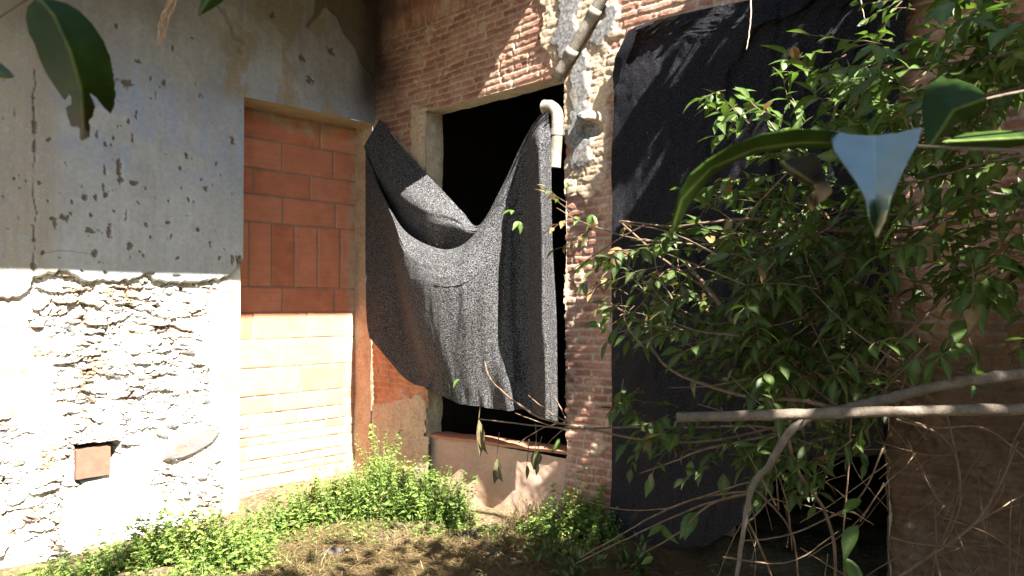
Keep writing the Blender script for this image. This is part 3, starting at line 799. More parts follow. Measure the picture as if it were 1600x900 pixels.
def sprig(mw, ml, p, d, length, nl, size, tone=None, dead=.0, droop=.35, r=.0025, tpl=None):
    """a twig with alternate leaves"""
    d = d / np.linalg.norm(d); pts = [p]; q_ = p.copy(); dd = d.copy()
    for i in range(5):
        dd = dd + rv() * .12 - UP * droop * .12; dd /= np.linalg.norm(dd); q_ = q_ + dd * length / 5; pts.append(q_)
    pts = np.array(pts)
    if mw is not None: mw.tube(pts, np.linspace(r, r * .4, 6), 4, cap=False)
    side = np.cross(dd, UP + rv() * .2); side /= np.linalg.norm(side)
    for i in range(nl):
        t = .15 + .85 * (i + .5) / nl; k_ = t * 5; j = min(int(k_), 4); pp = pts[j] + (pts[j + 1] - pts[j]) * (k_ - j)
        ax = pts[j + 1] - pts[j]; ax /= np.linalg.norm(ax)
        sg = 1 if i % 2 else -1
        ld = ax * .55 + side * sg * .8 + rv() * .28 - UP * droop * random.uniform(.1, 1)
        if i == nl - 1: ld = ax + rv() * .15
        add_leaf(ml, pp, ld, UP + rv() * .35, size * random.uniform(.6, 1.2), random.random() if tone is None else np.clip(tone + random.uniform(-.3, .3), 0, 1), 1.0 if random.random() < dead else 0.0, tpl=tpl and random.choice(tpl))


def px_tube(mb, pts, d0, d1, w0, w1, k=6, jit=.0):
    """a stem through points seen in the photo, at real depth"""
    n_ = len(pts); ds = np.linspace(d0, d1, n_)
    p3 = [P(x, y, dd) for (x, y), dd in zip(pts, ds)]
    p3 = smooth_path(p3, 6)
    if jit: p3 = p3 + RNG.normal(size=p3.shape) * jit
    dd = np.linspace(d0, d1, len(p3)); ww_ = np.linspace(w0, w1, len(p3)) / 2 / F * dd
    if k >= 8:
        tt_ = np.arange(len(p3)) * .8; ww_ = ww_ * (1 + .16 * (fbm(tt_, tt_ * 0 + w0, 3, 401) - .5) + .14 * (fbm(tt_ * 1.0, tt_ * 0 + 9, 1, 402) > .82))
    mb.tube(p3, ww_, k)
    return p3


# --- shrub in front of the doorway
shrub = thing('leafy_shrub', (2.2, 3.6, 0), 'straggling dark green shrub sprawling across the covered doorway with bare looping stems', 'shrub')
ml = MB(); mw = MB()
stems = [
    ([(968, 345), (1030, 400), (1100, 450), (1150, 510), (1200, 570), (1250, 645)], 4.0, 3.1, 3, 6),
    ([(1073, 412), (1110, 455), (1180, 540), (1240, 620), (1265, 665)], 3.7, 3.0, 6, 7),
    ([(968, 345), (1050, 354), (1100, 348), (1170, 342), (1240, 350), (1300, 360), (1400, 362), (1480, 350), (1620, 325)], 3.7, 2.9, 3, 8),
    ([(985, 374), (1100, 382), (1150, 372), (1210, 362), (1300, 356), (1420, 376), (1620, 400)], 3.7, 3.0, 3, 7),
    ([(1010, 530), (1045, 575), (1100, 600), (1180, 622), (1250, 625), (1320, 642)], 3.6, 2.7, 4, 8),
    ([(750, 655), (830, 664), (900, 670), (1000, 667), (1080, 668), (1180, 666), (1240, 682)], 4.3, 3.0, 2.2, 5),
    ([(757, 565), (765, 590), (785, 612), (820, 638), (850, 655), (930, 672), (1000, 686), (1100, 690), (1200, 670), (1260, 650)], 4.4, 2.9, 2.5, 5),
    ([(1000, 740), (1050, 722), (1100, 702), (1160, 690), (1218, 677)], 3.4, 2.9, 2, 6),
    ([(905, 872), (960, 842), (1030, 802), (1100, 776), (1172, 768)], 3.8, 3.0, 2, 4),
    ([(900, 880), (1000, 832), (1090, 792), (1168, 772)], 3.9, 3.0, 2, 4),
    ([(1010, 862), (1060, 832), (1110, 788), (1170, 770)], 3.5, 3.0, 2, 4),
    ([(870, 770), (960, 794), (1030, 796), (1080, 782), (1170, 752)], 4.0, 3.0, 1.5, 3),
    ([(955, 475), (1000, 500), (1080, 515), (1160, 524), (1260, 540)], 3.9, 3.2, 3, 3),
    ([(870, 325), (905, 345), (940, 358), (990, 372), (1050, 380)], 4.5, 3.8, 1.5, 3),
    ([(880, 430), (930, 398), (970, 372), (1010, 350)], 4.4, 3.8, 1.5, 3),
    ([(805, 645), (850, 662), (885, 672)], 4.3, 4.15, 1.5, 2.5), ([(825, 618), (860, 645), (888, 660)], 4.3, 4.15, 1.5, 2.5),
    ([(866, 620), (880, 645), (886, 662)], 4.25, 4.15, 2, 2.5), ([(810, 692), (850, 668), (885, 660)], 4.3, 4.15, 1.5, 2.5),
    ([(850, 700), (872, 678), (890, 662)], 4.3, 4.15, 1.5, 2.5),
    ([(1310, 480), (1260, 560), (1225, 650)], 3.4, 3.0, 2, 4), ([(1240, 350), (1180, 420), (1100, 440)], 3.4, 3.7, 4, 2),
    ([(1590, 395), (1500, 440), (1440, 500), (1380, 560), (1330, 640)], 2.7, 2.9, 6, 3),
    ([(1420, 360), (1430, 460), (1420, 560), (1400, 640)], 3.2, 3.2, 3, 3),
    ([(1270, 560), (1330, 600), (1420, 700), (1480, 800)], 3.2, 3.3, 2, 2),
]
for pts, d0, d1, w0, w1 in stems:
    m_ = MB(); px_tube(m_, pts, d0, d1, w0, w1, 6, .001); m_.build('stem', M['twig'], shrub, True)


def fill(ml, mw, poly, n_, d0, d1, size, nl, length, tone, dead, seed, clump=.5):
    xs = [p[0] for p in poly]; ys = [p[1] for p in poly]; c_ = 0; tr = 0
    while c_ < n_ and tr < n_ * 40:
        tr += 1
        x = random.uniform(min(xs), max(xs)); y = random.uniform(min(ys), max(ys))
        if sdpoly(np.array([x]), np.array([y]), poly)[0] > 0: continue
        if fbm(np.array([x / 55.]), np.array([y / 55.]), 3, seed)[0] < clump: continue
        dep = random.uniform(d0, d1)
        p = P(x, y, dep)
        # stay in front of the brick wall
        if np.dot(p - C, NB) < .16: p = p + NB * (.16 - np.dot(p - C, NB) + random.random() * .2)
        dd = np.array([-1.0, -.25, random.uniform(-.7, .5)]) + rv() * .5
        sprig(mw, ml, p, dd, length * random.uniform(.6, 1.3), random.randint(nl - 2, nl + 2), size, tone, dead); c_ += 1


fill(ml, mw, [(1020, 340), (1150, 300), (1400, 330), (1420, 470), (1390, 560), (1330, 650), (1180, 600), (1100, 560), (990, 470), (980, 390)], 135, 2.9, 4.2, .095, 7, .26, .3, .05, 5, .44)
fill(ml, mw, [(1180, 380), (1400, 370), (1390, 640), (1240, 640), (1200, 520)], 135, 2.8, 3.9, .098, 7, .26, .2, .03, 6, .40)
fill(ml, mw, [(1200, 655), (1370, 655), (1360, 730), (1290, 760), (1210, 720)], 26, 2.8, 3.4, .085, 7, .22, .35, .02, 7, .3)
fill(ml, mw, [(960, 560), (1180, 600), (1260, 760), (1100, 730), (1020, 700)], 30, 3.1, 4.0, .085, 6, .2, .5, .04, 8, .42)
fill(ml, mw, [(880, 290), (990, 330), (1010, 470), (960, 500), (900, 440)], 17, 3.8, 4.4, .07, 4, .18, .3, .55, 9, .35)
for i in range(60):
    x = random.uniform(960, 1420); y = random.uniform(340, 640); a_ = random.gauss(.5, .7); L = random.uniform(70, 220); d0_ = random.uniform(2.8, 3.9)
    px_tube(mw, [(x, y), (x + L * .5 * math.cos(a_) + random.uniform(-9, 9), y + L * .5 * math.sin(a_) + random.uniform(-9, 9)), (x + L * math.cos(a_), y + L * math.sin(a_))], d0_, d0_ - .2, 1.4, 3.0, 4, .0006)
ml.build('leaves', M['leaf'], shrub, True); mw.build('twigs', M['twig'], shrub)['kind'] = 'stuff'
mlt = MB()
for x, y, dd, sz in ((718, 592, 4.45, .075), (800, 328, 4.6, .07), (812, 346, 4.6, .075), (905, 340, 4.5, .07), (925, 335, 4.4, .08), (886, 285, 4.5, .06), (912, 442, 4.1, .08), (935, 505, 4.1, .08), (952, 492, 4.1, .07), (1060, 545, 3.6, .09), (1190, 400, 3.0, .12), (1035, 820, 3.6, .1), (1090, 800, 3.3, .14), (1020, 870, 3.6, .09), (1130, 740, 3.3, .1), (1240, 650, 3.2, .1), (1340, 820, 2.7, .12), (1345, 780, 2.7, .1), (1318, 870, 2.7, .12), (874, 685, 4.15, .10), (1150, 700, 3.3, .09), (1020, 745, 3.4, .1), (990, 640, 3.8, .08), (1080, 720, 3.3, .08), (1010, 690, 3.5, .08)):
    for k_ in range(random.choice((1, 1, 2))):
        add_leaf(mlt, P(x, y, dd), np.array([random.uniform(-1, .4), -.3, random.uniform(-.9, .0)]), np.array([0, -.6, .6]) + rv() * .3, sz * random.uniform(.8, 1.1), random.uniform(.4, 1))
mlt.build('young_leaves', M['leafhi'], shrub, True)

# --- climbing shrub coming in from the top right
vine = thing('climbing_shrub', (3.4, 3.0, 0), 'bright green leafy climber reaching in from the upper right over the brick wall', 'shrub')
ml = MB(); mw = MB()
for pts, d0, d1, w0, w1 in (
        ([(1640, 60), (1560, 88), (1480, 100), (1420, 110), (1360, 128), (1310, 136)], 2.3, 2.8, 6, 3), ([(1640, 120), (1540, 150), (1440, 158), (1370, 172), (1320, 196)], 2.4, 2.9, 5, 2),
        ([(1640, 20), (1580, 40), (1540, 60), (1520, 88)], 2.3, 2.5, 5, 3), ([(1640, 240), (1560, 250), (1470, 275), (1400, 290)], 2.3, 2.8, 7, 3),
        ([(1290, 340), (1250, 260), (1200, 190), (1160, 145)], 3.0, 3.2, 4, 2), ([(1280, 330), (1260, 240), (1250, 180), (1236, 150)], 3.0, 3.2, 3, 2),
        ([(1260, 320), (1190, 310), (1150, 305), (1110, 312)], 3.0, 3.3, 3, 2), ([(1640, 330), (1540, 300), (1440, 330), (1330, 340)], 2.5, 2.9, 6, 3)):
    m_ = MB(); p3 = px_tube(m_, pts, d0, d1, w0, w1, 6, .002); m_.build('stem', M['bark'], vine, True)
    for i in range(2, len(p3), 2):
        for k_ in range(2):
            add_leaf(ml, p3[i], (p3[min(i + 1, len(p3) - 1)] - p3[i - 1]) * 8 + rv() * .5 + UP * random.uniform(-.5, .3), UP * .8 + np.array([0, -.5, 0]) + rv() * .3, random.uniform(.06, .10), random.uniform(.3, 1))
fill(ml, mw, [(1290, 80), (1400, 60), (1500, 90), (1620, 60), (1620, 330), (1500, 330), (1400, 300), (1330, 200)], 125, 2.4, 3.3, .095, 6, .2, .6, .02, 15, .42)
fill(ml, mw, [(1480, -30), (1620, -30), (1620, 130), (1540, 130), (1500, 60)], 36, 2.2, 2.9, .10, 6, .2, .55, .02, 16, .35)
fill(ml, mw, [(1130, 130), (1260, 150), (1290, 330), (1230, 330), (1160, 230)], 24, 2.9, 3.3, .075, 6, .16, .75, .02, 17, .35)
fill(ml, mw, [(1100, 280), (1300, 260), (1400, 330), (1250, 350), (1090, 330)], 30, 2.9, 3.4, .07, 6, .18, .6, .02, 18, .35)
fill(ml, mw, [(1400, 330), (1620, 300), (1620, 520), (1500, 560), (1420, 560)], 60, 2.5, 3.2, .095, 6, .22, .3, .05, 19, .42)
fill(ml, mw, [(1370, 0), (1470, -20), (1470, 30), (1400, 20)], 5, 2.6, 3.0, .06, 5, .14, .7, .0, 20, .1)
ml.build('leaves', M['leafhi'], vine, True); mw.build('twigs', M['twig'], vine)['kind'] = 'stuff'

# --- thick cut branch and the forked limb behind it
cut = thing('cut_branch', P(1330, 648, 2.45), 'straight bare grey branch with a sawn end lying level across the shrub', 'branch')
m_ = MB(); p3 = px_tube(m_, [(1057, 652), (1150, 650), (1260, 647), (1400, 643), (1500, 641), (1620, 638), (1780, 634)], 2.5, 2.3, 15, 19, 12, .0008); m_.build('limb', M['bark'], cut, True)
m_ = MB(); px_tube(m_, [(1062, 657), (1056, 660), (1054, 668)], 2.5, 2.5, 7, 3, 6); m_.build('torn_bark', M['bark'], cut, True)
fork = thing('forked_limb', P(1250, 660, 2.62), 'curving brown limb forking behind the straight branch and bending down to the ground', 'branch')
m_ = MB(); px_tube(m_, [(1790, 548), (1600, 583), (1520, 594), (1450, 607), (1400, 620), (1350, 632), (1310, 643), (1265, 652)], 2.45, 2.62, 19, 15, 10, .001); m_.build('limb', M['bark'], fork, True)
m_ = MB(); px_tube(m_, [(1268, 650), (1235, 674), (1214, 706), (1200, 730), (1180, 752), (1168, 790), (1160, 840), (1150, 910)], 2.62, 2.75, 14, 6, 8, .001); m_.build('limb', M['bark'], fork, True)
mw = MB()
for pts, w0, w1 in (
        ([(1232, 680), (1240, 720), (1262, 760), (1288, 796), (1303, 850), (1305, 910)], 6, 5), ([(1180, 765), (1215, 800), (1240, 840), (1248, 910)], 4, 3),
        ([(1165, 820), (1185, 800), (1205, 780), (1228, 785)], 4, 2), ([(1160, 845), (1210, 840), (1260, 825), (1340, 780), (1380, 700)], 3, 3),
        ([(1162, 800), (1190, 860), (1210, 910)], 4, 3), ([(1208, 720), (1222, 760), (1232, 800), (1238, 860)], 3, 2), ([(1130, 870), (1200, 880), (1250, 872), (1310, 830)], 3, 2),
        ([(1300, 805), (1330, 800), (1365, 820)], 4, 2), ([(1400, 655), (1470, 680), (1500, 740), (1490, 800), (1470, 850)], 4, 3), ([(1480, 650), (1495, 720), (1500, 790), (1470, 860)], 3, 3),
        ([(1590, 690), (1560, 760), (1520, 820), (1450, 870), (1400, 905)], 4, 5), ([(1600, 660), (1580, 700), (1560, 780), (1510, 830)], 3, 2), ([(1400, 650), (1460, 668), (1540, 670), (1620, 730)], 4, 3),
        ([(1330, 650), (1325, 740), (1318, 830), (1320, 910)], 3, 3), ([(1390, 840), (1440, 850), (1540, 858)], 3, 2), ([(1520, 820), (1570, 790), (1620, 760)], 3, 2), ([(1460, 860), (1470, 910)], 3, 3)):
    px_tube(mw, pts, 2.7 + random.random() * .3, 2.9 + random.random() * .3, w0, w1, 5, .0007)
for i in range(46):
    x = random.uniform(1160, 1600); y = random.uniform(660, 900); a_ = random.uniform(-1.2, 1.2) + (math.pi / 2 if random.random() < .5 else 0); L = random.uniform(60, 190)
    px_tube(mw, [(x, y), (x + L * .5 * math.cos(a_) + random.uniform(-12, 12), y + L * .5 * math.sin(a_) + random.uniform(-12, 12)), (x + L * math.cos(a_), y + L * math.sin(a_))], random.uniform(2.8, 3.4), random.uniform(2.8, 3.4), 2.2, 1.2, 4, .0006)
mw.build('twigs', M['twig'], fork, True)['kind'] = 'stuff'

# ------------------------------------------------------------------ single leaves close to the camera
def outline_leaf(name, outline, depth, mat, parent, rib, step=1.6, dead=None, tone=.5):
    """a leaf with its own outline, curved through real depth and given thickness"""
    ol = np.array(outline, float); x0, y0 = ol.min(0) - 2; x1, y1 = ol.max(0) + 2
    X, Y = np.meshgrid(np.arange(x0, x1, step), np.arange(y0, y1, step))
    d = sdpoly(X, Y, outline); dr = sdline(X, Y, rib)
    # slide border vertices onto the outline
    gy_, gx_ = np.gradient(d, step); gl = np.hypot(gx_, gy_) + 1e-6
    near = (np.abs(d) < step * 1.2)
    X = np.where(near, X - gx_ / gl * d, X); Y = np.where(near, Y - gy_ / gl * d, Y)
    D = depth(X, Y, dr)
    pos = np.zeros(X.shape + (3,)); xx = (X - 800) / F; yy = (450 - Y) / F
    ry = math.cos(PITCH) - yy * math.sin(PITCH); rz = math.sin(PITCH) + yy * math.cos(PITCH)
    pos[..., 0] = xx / ry * D; pos[..., 1] = D; pos[..., 2] = EYE[2] + rz / ry * D
    inside = d < step * .3
    keep = inside[:-1, :-1] & inside[1:, 1:] & inside[1:, :-1] & inside[:-1, 1:]
    dd = dead(X, Y) if dead else 0 * X
    o_ = grid_obj(name, X, Y, pos, keep, mat, parent, (np.clip(tone + (fbm(X / 14, Y / 14, 3, 3) - .5) * .5, 0, 1), dd, ss(2.5, 1.0, dr)))
    md = o_.modifiers.new('thickness', 'SOLIDIFY'); md.thickness = .0006
    return o_


t = thing('hanging_leaf', P(75, 5, .62), 'large dark green leaf with torn eaten tip hanging on its twig at the top left', 'leaf')
outline_leaf('leaf_blade', [(44, 10), (41, 28), (46, 52), (56, 70), (62, 90), (72, 112), (86, 134), (97, 150), (102, 157), (108, 146), (113, 152), (112, 163), (104, 168), (106, 180), (112, 197), (123, 198), (126, 202), (124, 214), (128, 220), (140, 213), (141, 200), (138, 188), (144, 182), (148, 166), (143, 152), (138, 143), (150, 152), (162, 168), (173, 177), (178, 164), (180, 148), (177, 118), (171, 88), (160, 62), (144, 38), (124, 18), (104, 6), (80, 0), (60, -4)],
             lambda X, Y, dr: .62 + .0000035 * (Y - 60) ** 2 + .0009 * dr - .0004 * (X - 110), M['leafnear'], t, [(60, -4), (85, 25), (110, 80), (128, 140), (132, 200)], dead=lambda X, Y: .8 * ss(150, 195, Y + (X - 120) * .1))
m_ = MB(); px_tube(m_, [(-40, 48), (0, 26), (40, 0), (70, -14)], .66, .62, 4, 4, 6); px_tube(m_, [(58, -14), (56, -4), (62, 4)], .62, .62, 5, 3, 6); m_.build('stalk', M['bark'], t, True)
t = thing('leaf_tip', P(335, 5, .7), 'bright green leaf tip poking down at the top edge beside the dangling root', 'leaf')
outline_leaf('leaf_blade', [(309, 25), (314, 6), (322, -20), (345, -60), (380, -70), (372, -30), (350, 0), (330, 14)], lambda X, Y, dr: .75 + .001 * dr, M['leafhi'], t, [(309, 25), (345, -30)], tone=.2)
t = thing('leaf_tip', P(5, 112, .7), 'small pale green leaf tip entering at the left edge below the torn leaf', 'leaf')
outline_leaf('leaf_blade', [(24, 122), (12, 108), (-2, 97), (-40, 80), (-60, 100), (-30, 124), (0, 121)], lambda X, Y, dr: .7 + .001 * dr, M['leafhi'], t, [(24, 122), (-40, 100)], tone=.4)
# arching leaf and the sky-lit leaf on the right
t = thing('arching_leaf', P(1290, 220, .72), 'long dark green leaf arching down to the left in front of the doorway cloth', 'leaf')
outline_leaf('leaf_blade', [(1047, 368), (1050, 340), (1060, 302), (1078, 272), (1104, 250), (1140, 228), (1190, 209), (1245, 201), (1300, 204), (1330, 212), (1320, 236), (1290, 232), (1240, 231), (1190, 238), (1150, 250), (1116, 272), (1090, 300), (1072, 330), (1058, 358)],
             lambda X, Y, dr: .72 - .0009 * (Y - 215) * .25 + .002 * (Y - (232 + .0016 * (1300 - X) ** 2)) * .5, M['leafnear'], t, [(1047, 368), (1065, 310), (1110, 262), (1180, 232), (1250, 222), (1330, 222)], tone=.9)
m_ = MB(); px_tube(m_, [(1325, 222), (1400, 226), (1500, 232), (1640, 236)], .72, .62, 4, 6, 6); m_.build('stalk', M['bark'], t, True)
t = thing('folded_leaf', P(1365, 205, .70), 'broad waxy leaf folded along its rib, mirroring pale blue sky', 'leaf')
outline_leaf('leaf_blade', [(1294, 203), (1330, 211), (1366, 212), (1405, 208), (1441, 199), (1434, 226), (1418, 254), (1404, 284), (1392, 312), (1384, 345), (1371, 373), (1358, 345), (1352, 312), (1338, 286), (1318, 258), (1302, 235)],
             lambda X, Y, dr: .72 - .0009 * np.minimum(Y - 200, 112) - .00055 * (X - 1294) + .0011 * np.sin(X * .085 + Y * .04) + .0006 * np.sin(Y * .16 - X * .05) - .00012 * np.abs(X - 1367) - .0015 * np.abs(X - 1368) * ss(296, 332, Y), M['leafwax'], t, [(1366, 205), (1368, 300), (1371, 373)])
t = thing('withered_leaf', P(1255, 245, .74), 'shrivelled black dead leaf with a tan curled tip beside the folded leaf', 'dead leaf')
outline_leaf('leaf_blade', [(1217, 252), (1235, 249), (1255, 246), (1272, 240), (1284, 256), (1287, 276), (1296, 288), (1300, 300), (1290, 312), (1274, 322), (1268, 332), (1262, 322), (1262, 308), (1276, 294), (1268, 291), (1246, 282), (1228, 268)],
             lambda X, Y, dr: .74 + .0012 * dr + .0006 * (Y - 250) * np.sin(X * .12), M['deadblack'], t, [(1222, 254), (1275, 290), (1266, 330)], dead=lambda X, Y: ss(302, 276, Y), tone=.8)
t = thing('broad_leaf', P(1480, 180, .8), 'broad shadowy leaf hanging close up before the sunlit brick at the right', 'leaf')
outline_leaf('leaf_blade', [(1446, 140), (1458, 128), (1471, 118), (1480, 124), (1495, 124), (1522, 133), (1540, 148), (1543, 166), (1522, 182), (1500, 191), (1478, 204), (1462, 222), (1452, 236), (1444, 205), (1440, 170)],
             lambda X, Y, dr: .85 + .0015 * dr + .0003 * (X - 1450), M['leafnear'], t, [(1455, 225), (1490, 172), (1545, 152)], tone=.5)
m_ = MB(); px_tube(m_, [(1535, 156), (1580, 146), (1660, 132)], .92, .92, 4, 5, 6); m_.build('stalk', M['bark'], t, True)
t = thing('narrow_leaf', P(1560, 225, .9), 'narrow drooping green leaf pointing left across the right hand twigs', 'leaf')
outline_leaf('leaf_blade', [(1470, 222), (1510, 208), (1560, 204), (1610, 206), (1640, 216), (1600, 226), (1550, 236), (1510, 234)], lambda X, Y, dr: .95 + .001 * dr, M['leafnear'], t, [(1470, 222), (1640, 214)], tone=.9)

# dangling root fibres and withered leaves
t = thing('dangling_root', P(262, 0, .9), 'pale tangled root hanging down sunlit from the top edge over the plaster', 'root')
m_ = MB()
for i in range(16):
    o1 = random.uniform(-5, 5); pts = [(268 + o1, -30), (270 + o1 + random.uniform(-5, 5), 0), (258 + random.uniform(-7, 9), 25), (252 + random.uniform(-6, 8), 48), (250 + random.uniform(-3, 5), random.uniform(58, 72))]
    px_tube(m_, pts, .95 + random.uniform(-.01, .01), .95 + random.uniform(-.01, .01), 2.5, 1.2, 4, .0008)
m_.build('fibres', M['root'], t, True)
for lab, pts in (('long pale twig dangling over the top of the doorway cloth', [(1172, -20), (1173, 20), (1171, 50), (1166, 78)]), ('short pale twig dangling over the doorway cloth near its right end', [(1344, -20), (1346, 8), (1351, 30)])):
    m_ = MB(); px_tube(m_, pts, 3.4, 3.4, 3, 1.5, 5, .001); tag(m_.build('dangling_twig', M['root'], None, True), lab, 'twig')
for lab, x, y, L, dep, wpx, mt in (('curled tan dead leaf hanging in front of the window sill', 748, 655, 62, 4.25, 14, 'deadleaf'), ('spindle shaped dark dead leaf hanging lowest before the pink parapet', 776, 716, 42, 4.25, 15, 'deadblack'),
                                   ('grey dead leaf folded against the right end of the sill', 836, 702, 34, 4.2, 20, 'deadleaf'), ('thin dark leaf hanging just below the grey folded leaf', 823, 726, 24, 4.2, 7, 'deadblack'), ('small drooping dark leaf nearest the brick pier under the sill', 838, 722, 22, 4.2, 8, 'deadblack')):
    t = thing('dead_leaf', P(x, y, dep), lab, 'dead leaf')
    mm = MB(); sz = L / F * dep
    add_leaf(mm, P(x, y, dep), np.array([random.uniform(-.1, .1), 0, -1.0]), np.array([.4, -1, 0]), sz, .5, 0.2, leaf_tpl(wpx / L, .7, .15, 6))
    if L > 40: add_leaf(mm, P(x + 2, y + L * .25, dep - .01), np.array([.15, 0, -1.0]), np.array([-.5, -1, 0]), sz * .7, .8, .0, leaf_tpl(wpx / L * 1.2, .9, .3, 6))
    mm.build('leaf_blade', M[mt], t, True)
    m_ = MB(); px_tube(m_, [(x + random.uniform(0, 10), y - 40), (x + 2, y - 18), (x, y)], dep, dep, 1.4, 1.2, 4); m_.build('stalk', M['twig'], t, True)

# ------------------------------------------------------------------ tree that shades the right half (crown above and behind the frame)
E1 = np.array([SUN[1], -SUN[0], 0]); E1 /= np.linalg.norm(E1); E1 = -E1 if E1[0] < 0 else E1
E2 = np.cross(SUN, E1); E2 = -E2 if E2[2] < 0 else E2
tree = thing('shade_tree', (4.2, .6, 0), 'tall leafy tree whose crown overhangs the right side and dapples the brick wall', 'tree')
ml = MB()
def in_frame(p, mx=60):
    if p[1] < .15: return False
    rel = p - EYE; yy = rel[1] * math.cos(PITCH) + rel[2] * math.sin(PITCH); zz_ = -rel[1] * math.sin(PITCH) + rel[2] * math.cos(PITCH)
    return abs(rel[0] / yy * F) < 800 + mx and abs(zz_ / yy * F) < 450 + mx + .15 / yy * F


cnt = 0
while cnt < 13500:
    e1 = random.uniform(.63, 3.7); e2 = random.uniform(-4.6, .35); k_ = random.uniform(4.2, 7.0)
    edge = .10 + .25 * (fbm(np.array([e1 * 2.]), np.array([3.]), 3, 301)[0] - .5) - .15 * max(0, .9 - e1)
    if e2 > edge: continue
    if fbm(np.array([e1 * 1.9 + 5]), np.array([e2 * 1.9]), 4, 302)[0] < (.38 if e1 < 1.3 else .20): continue
    p = C + E1 * e1 + E2 * e2 + SUN * k_
    if p[2] < 2.3 or in_frame(p): continue
    add_leaf(ml, p, rv(), SUN + rv() * .7, random.uniform(.11, .17), random.random(), tpl=random.choice(TPL2)); cnt += 1
for i in range(2000):   # loose outer sprays dappling the ground
    e1 = random.uniform(-2.6, .2); e2 = random.uniform(-2.4, -.6); k_ = random.uniform(4.4, 6)
    if fbm(np.array([e1 * 2.4 + 9]), np.array([e2 * 2.4]), 3, 303)[0] < .47: continue
    p = C + E1 * e1 + E2 * e2 + SUN * k_
    if in_frame(p): continue
    add_leaf(ml, p, rv(), SUN + rv() * .7, random.uniform(.10, .15), random.random(), tpl=random.choice(TPL2))
ml.build('crown', M['leaf'], tree)
m_ = MB(); m_.tube(smooth_path([(4.2, .6, -.1), (4.1, .7, 1.2), (4.25, .5, 2.8), (3.9, .6, 4.5), (3.6, .9, 6.2)], 6), np.linspace(.17, .06, 25), 10); m_.build('trunk', M['bark'], tree, True)
for a_ in ((3.2, 1.9, 5.2), (2.9, .2, 5.6), (5.3, 1.0, 5.6), (4.4, -.8, 6.0), (2.2, 1.4, 6.1)):
    m_ = MB(); m_.tube(smooth_path([(4.1, .55, 3.6), ((4.0 + a_[0]) / 2, (.6 + a_[1]) / 2, (4.0 + a_[2]) / 2 + .3), a_], 6), np.linspace(.07, .02, 13), 6); m_.build('limb', M['bark'], tree, True)

# second, unseen tree added behind the camera to cut sky and bounce light
tree2 = thing('shade_tree', (-.6, -1.6, 0), 'unseen spreading tree added behind the photographer to shade the yard up to the weeds', 'tree')
ml = MB(); cnt = 0
while cnt < 8000:
    e1 = random.uniform(-5.5, 2.6); e2 = random.uniform(-7.5, -1.55); k_ = random.uniform(7.2, 10.5)
    if e2 > -1.75 - .45 * (fbm(np.array([e1 * 1.7]), np.array([7.]), 3, 311)[0] - .3): continue
    if fbm(np.array([e1 * 1.3 + 5]), np.array([e2 * 1.3]), 4, 312)[0] < .24: continue
    p = C + E1 * e1 + E2 * e2 + SUN * k_
    if p[2] < 2.4 or in_frame(p): continue
    add_leaf(ml, p, rv(), SUN + rv() * .7, random.uniform(.17, .25), random.random(), tpl=random.choice(TPL2)); cnt += 1
ml.build('crown', M['leaf'], tree2)
m_ = MB(); m_.tube(smooth_path([(-.6, -1.6, -.1), (-.5, -1.5, 1.5), (-.2, -1.3, 3.0), (.3, -1.0, 4.6), (.8, -.8, 6.0)], 6), np.linspace(.2, .08, 25), 10); m_.build('trunk', M['bark'], tree2, True)
for a_ in ((-2.5, -.8, 4.8), (2.6, .6, 5.2), (.2, 1.2, 5.4), (1.2, -3.2, 6.0), (-3.6, -2.2, 5.6)):
    m_ = MB(); m_.tube(smooth_path([(-.2, -1.3, 3.0), ((-.1 + a_[0]) / 2, (-1.2 + a_[1]) / 2, (3.2 + a_[2]) / 2 + .3), a_], 6), np.linspace(.09, .03, 13), 6); m_.build('limb', M['bark'], tree2, True)

# ------------------------------------------------------------------ weeds, grass and straw
def ground_pt(px, py):
    r = ray(px, py); k_ = -EYE[2] / r[2]; return EYE + r * k_


def weed_patch(name, label, spots, mat, seed):
    """spots: (px, py of the foot, spread m, height m, stems)"""
    ml = MB()
    for px, py, sp, hgt, ns in spots:
        base = ground_pt(px, py)
        for i in range(int(ns * 1.5)):
            r = sp * math.sqrt(random.random()); a_ = random.random() * 6.28
            p = base + np.array([math.cos(a_) * r, math.sin(a_) * r, 0])
            for nrm, lim in ((NA, .05), (NB, .05)):
                k_ = np.dot(p - C, nrm)
                if nrm is NA and np.dot(C - p, DA) < DOORW: lim = -.2
                if k_ < lim: p = p + nrm * (lim - k_)
            p = p + UP * (dip(p[0], p[1]) - .02)
            h_ = 1.15 * hgt * random.uniform(.5, 1.15) * (1 - .55 * (r / sp) ** 2)
            lean = rv() * .25; lean[2] = 0
            st = [p, p + UP * h_ * .5 + lean * h_ * .4, p + UP * h_ + lean * h_]
            ml.tube(st, [.0022, .0018, .001], 3, (.3, .0, 0, 1), cap=False)
            nn_ = max(4, int(h_ / .028)); tn = np.clip(.5 + .4 * rv()[0], 0, 1); lsz = random.choice((.02, .026, .032, .045)); dry = 1.0 if random.random() < .05 else 0.0; hv = random.random() < .05
            if hv: st[2] = st[2] + UP * h_ * .35 + lean * h_ * .5
            for j in range(nn_):
                t_ = (j + .6) / nn_; pp = st[0] + (st[2] - st[0]) * t_ + lean * h_ * .1 * math.sin(t_ * 3)
                for s_ in range(2):
                    a2 = random.random() * 6.28; d_ = np.array([math.cos(a2), math.sin(a2), random.uniform(-.2, .5)])
                    add_leaf(ml, pp, d_, UP + rv() * .35, lsz * random.uniform(.7, 1.25), np.clip(tn + random.uniform(-.2, .2) , 0, 1), dry, tpl=random.choice(TPL2))
    o_ = ml.build(name, mat, None); return tag(o_, label, 'weeds', kind='stuff')


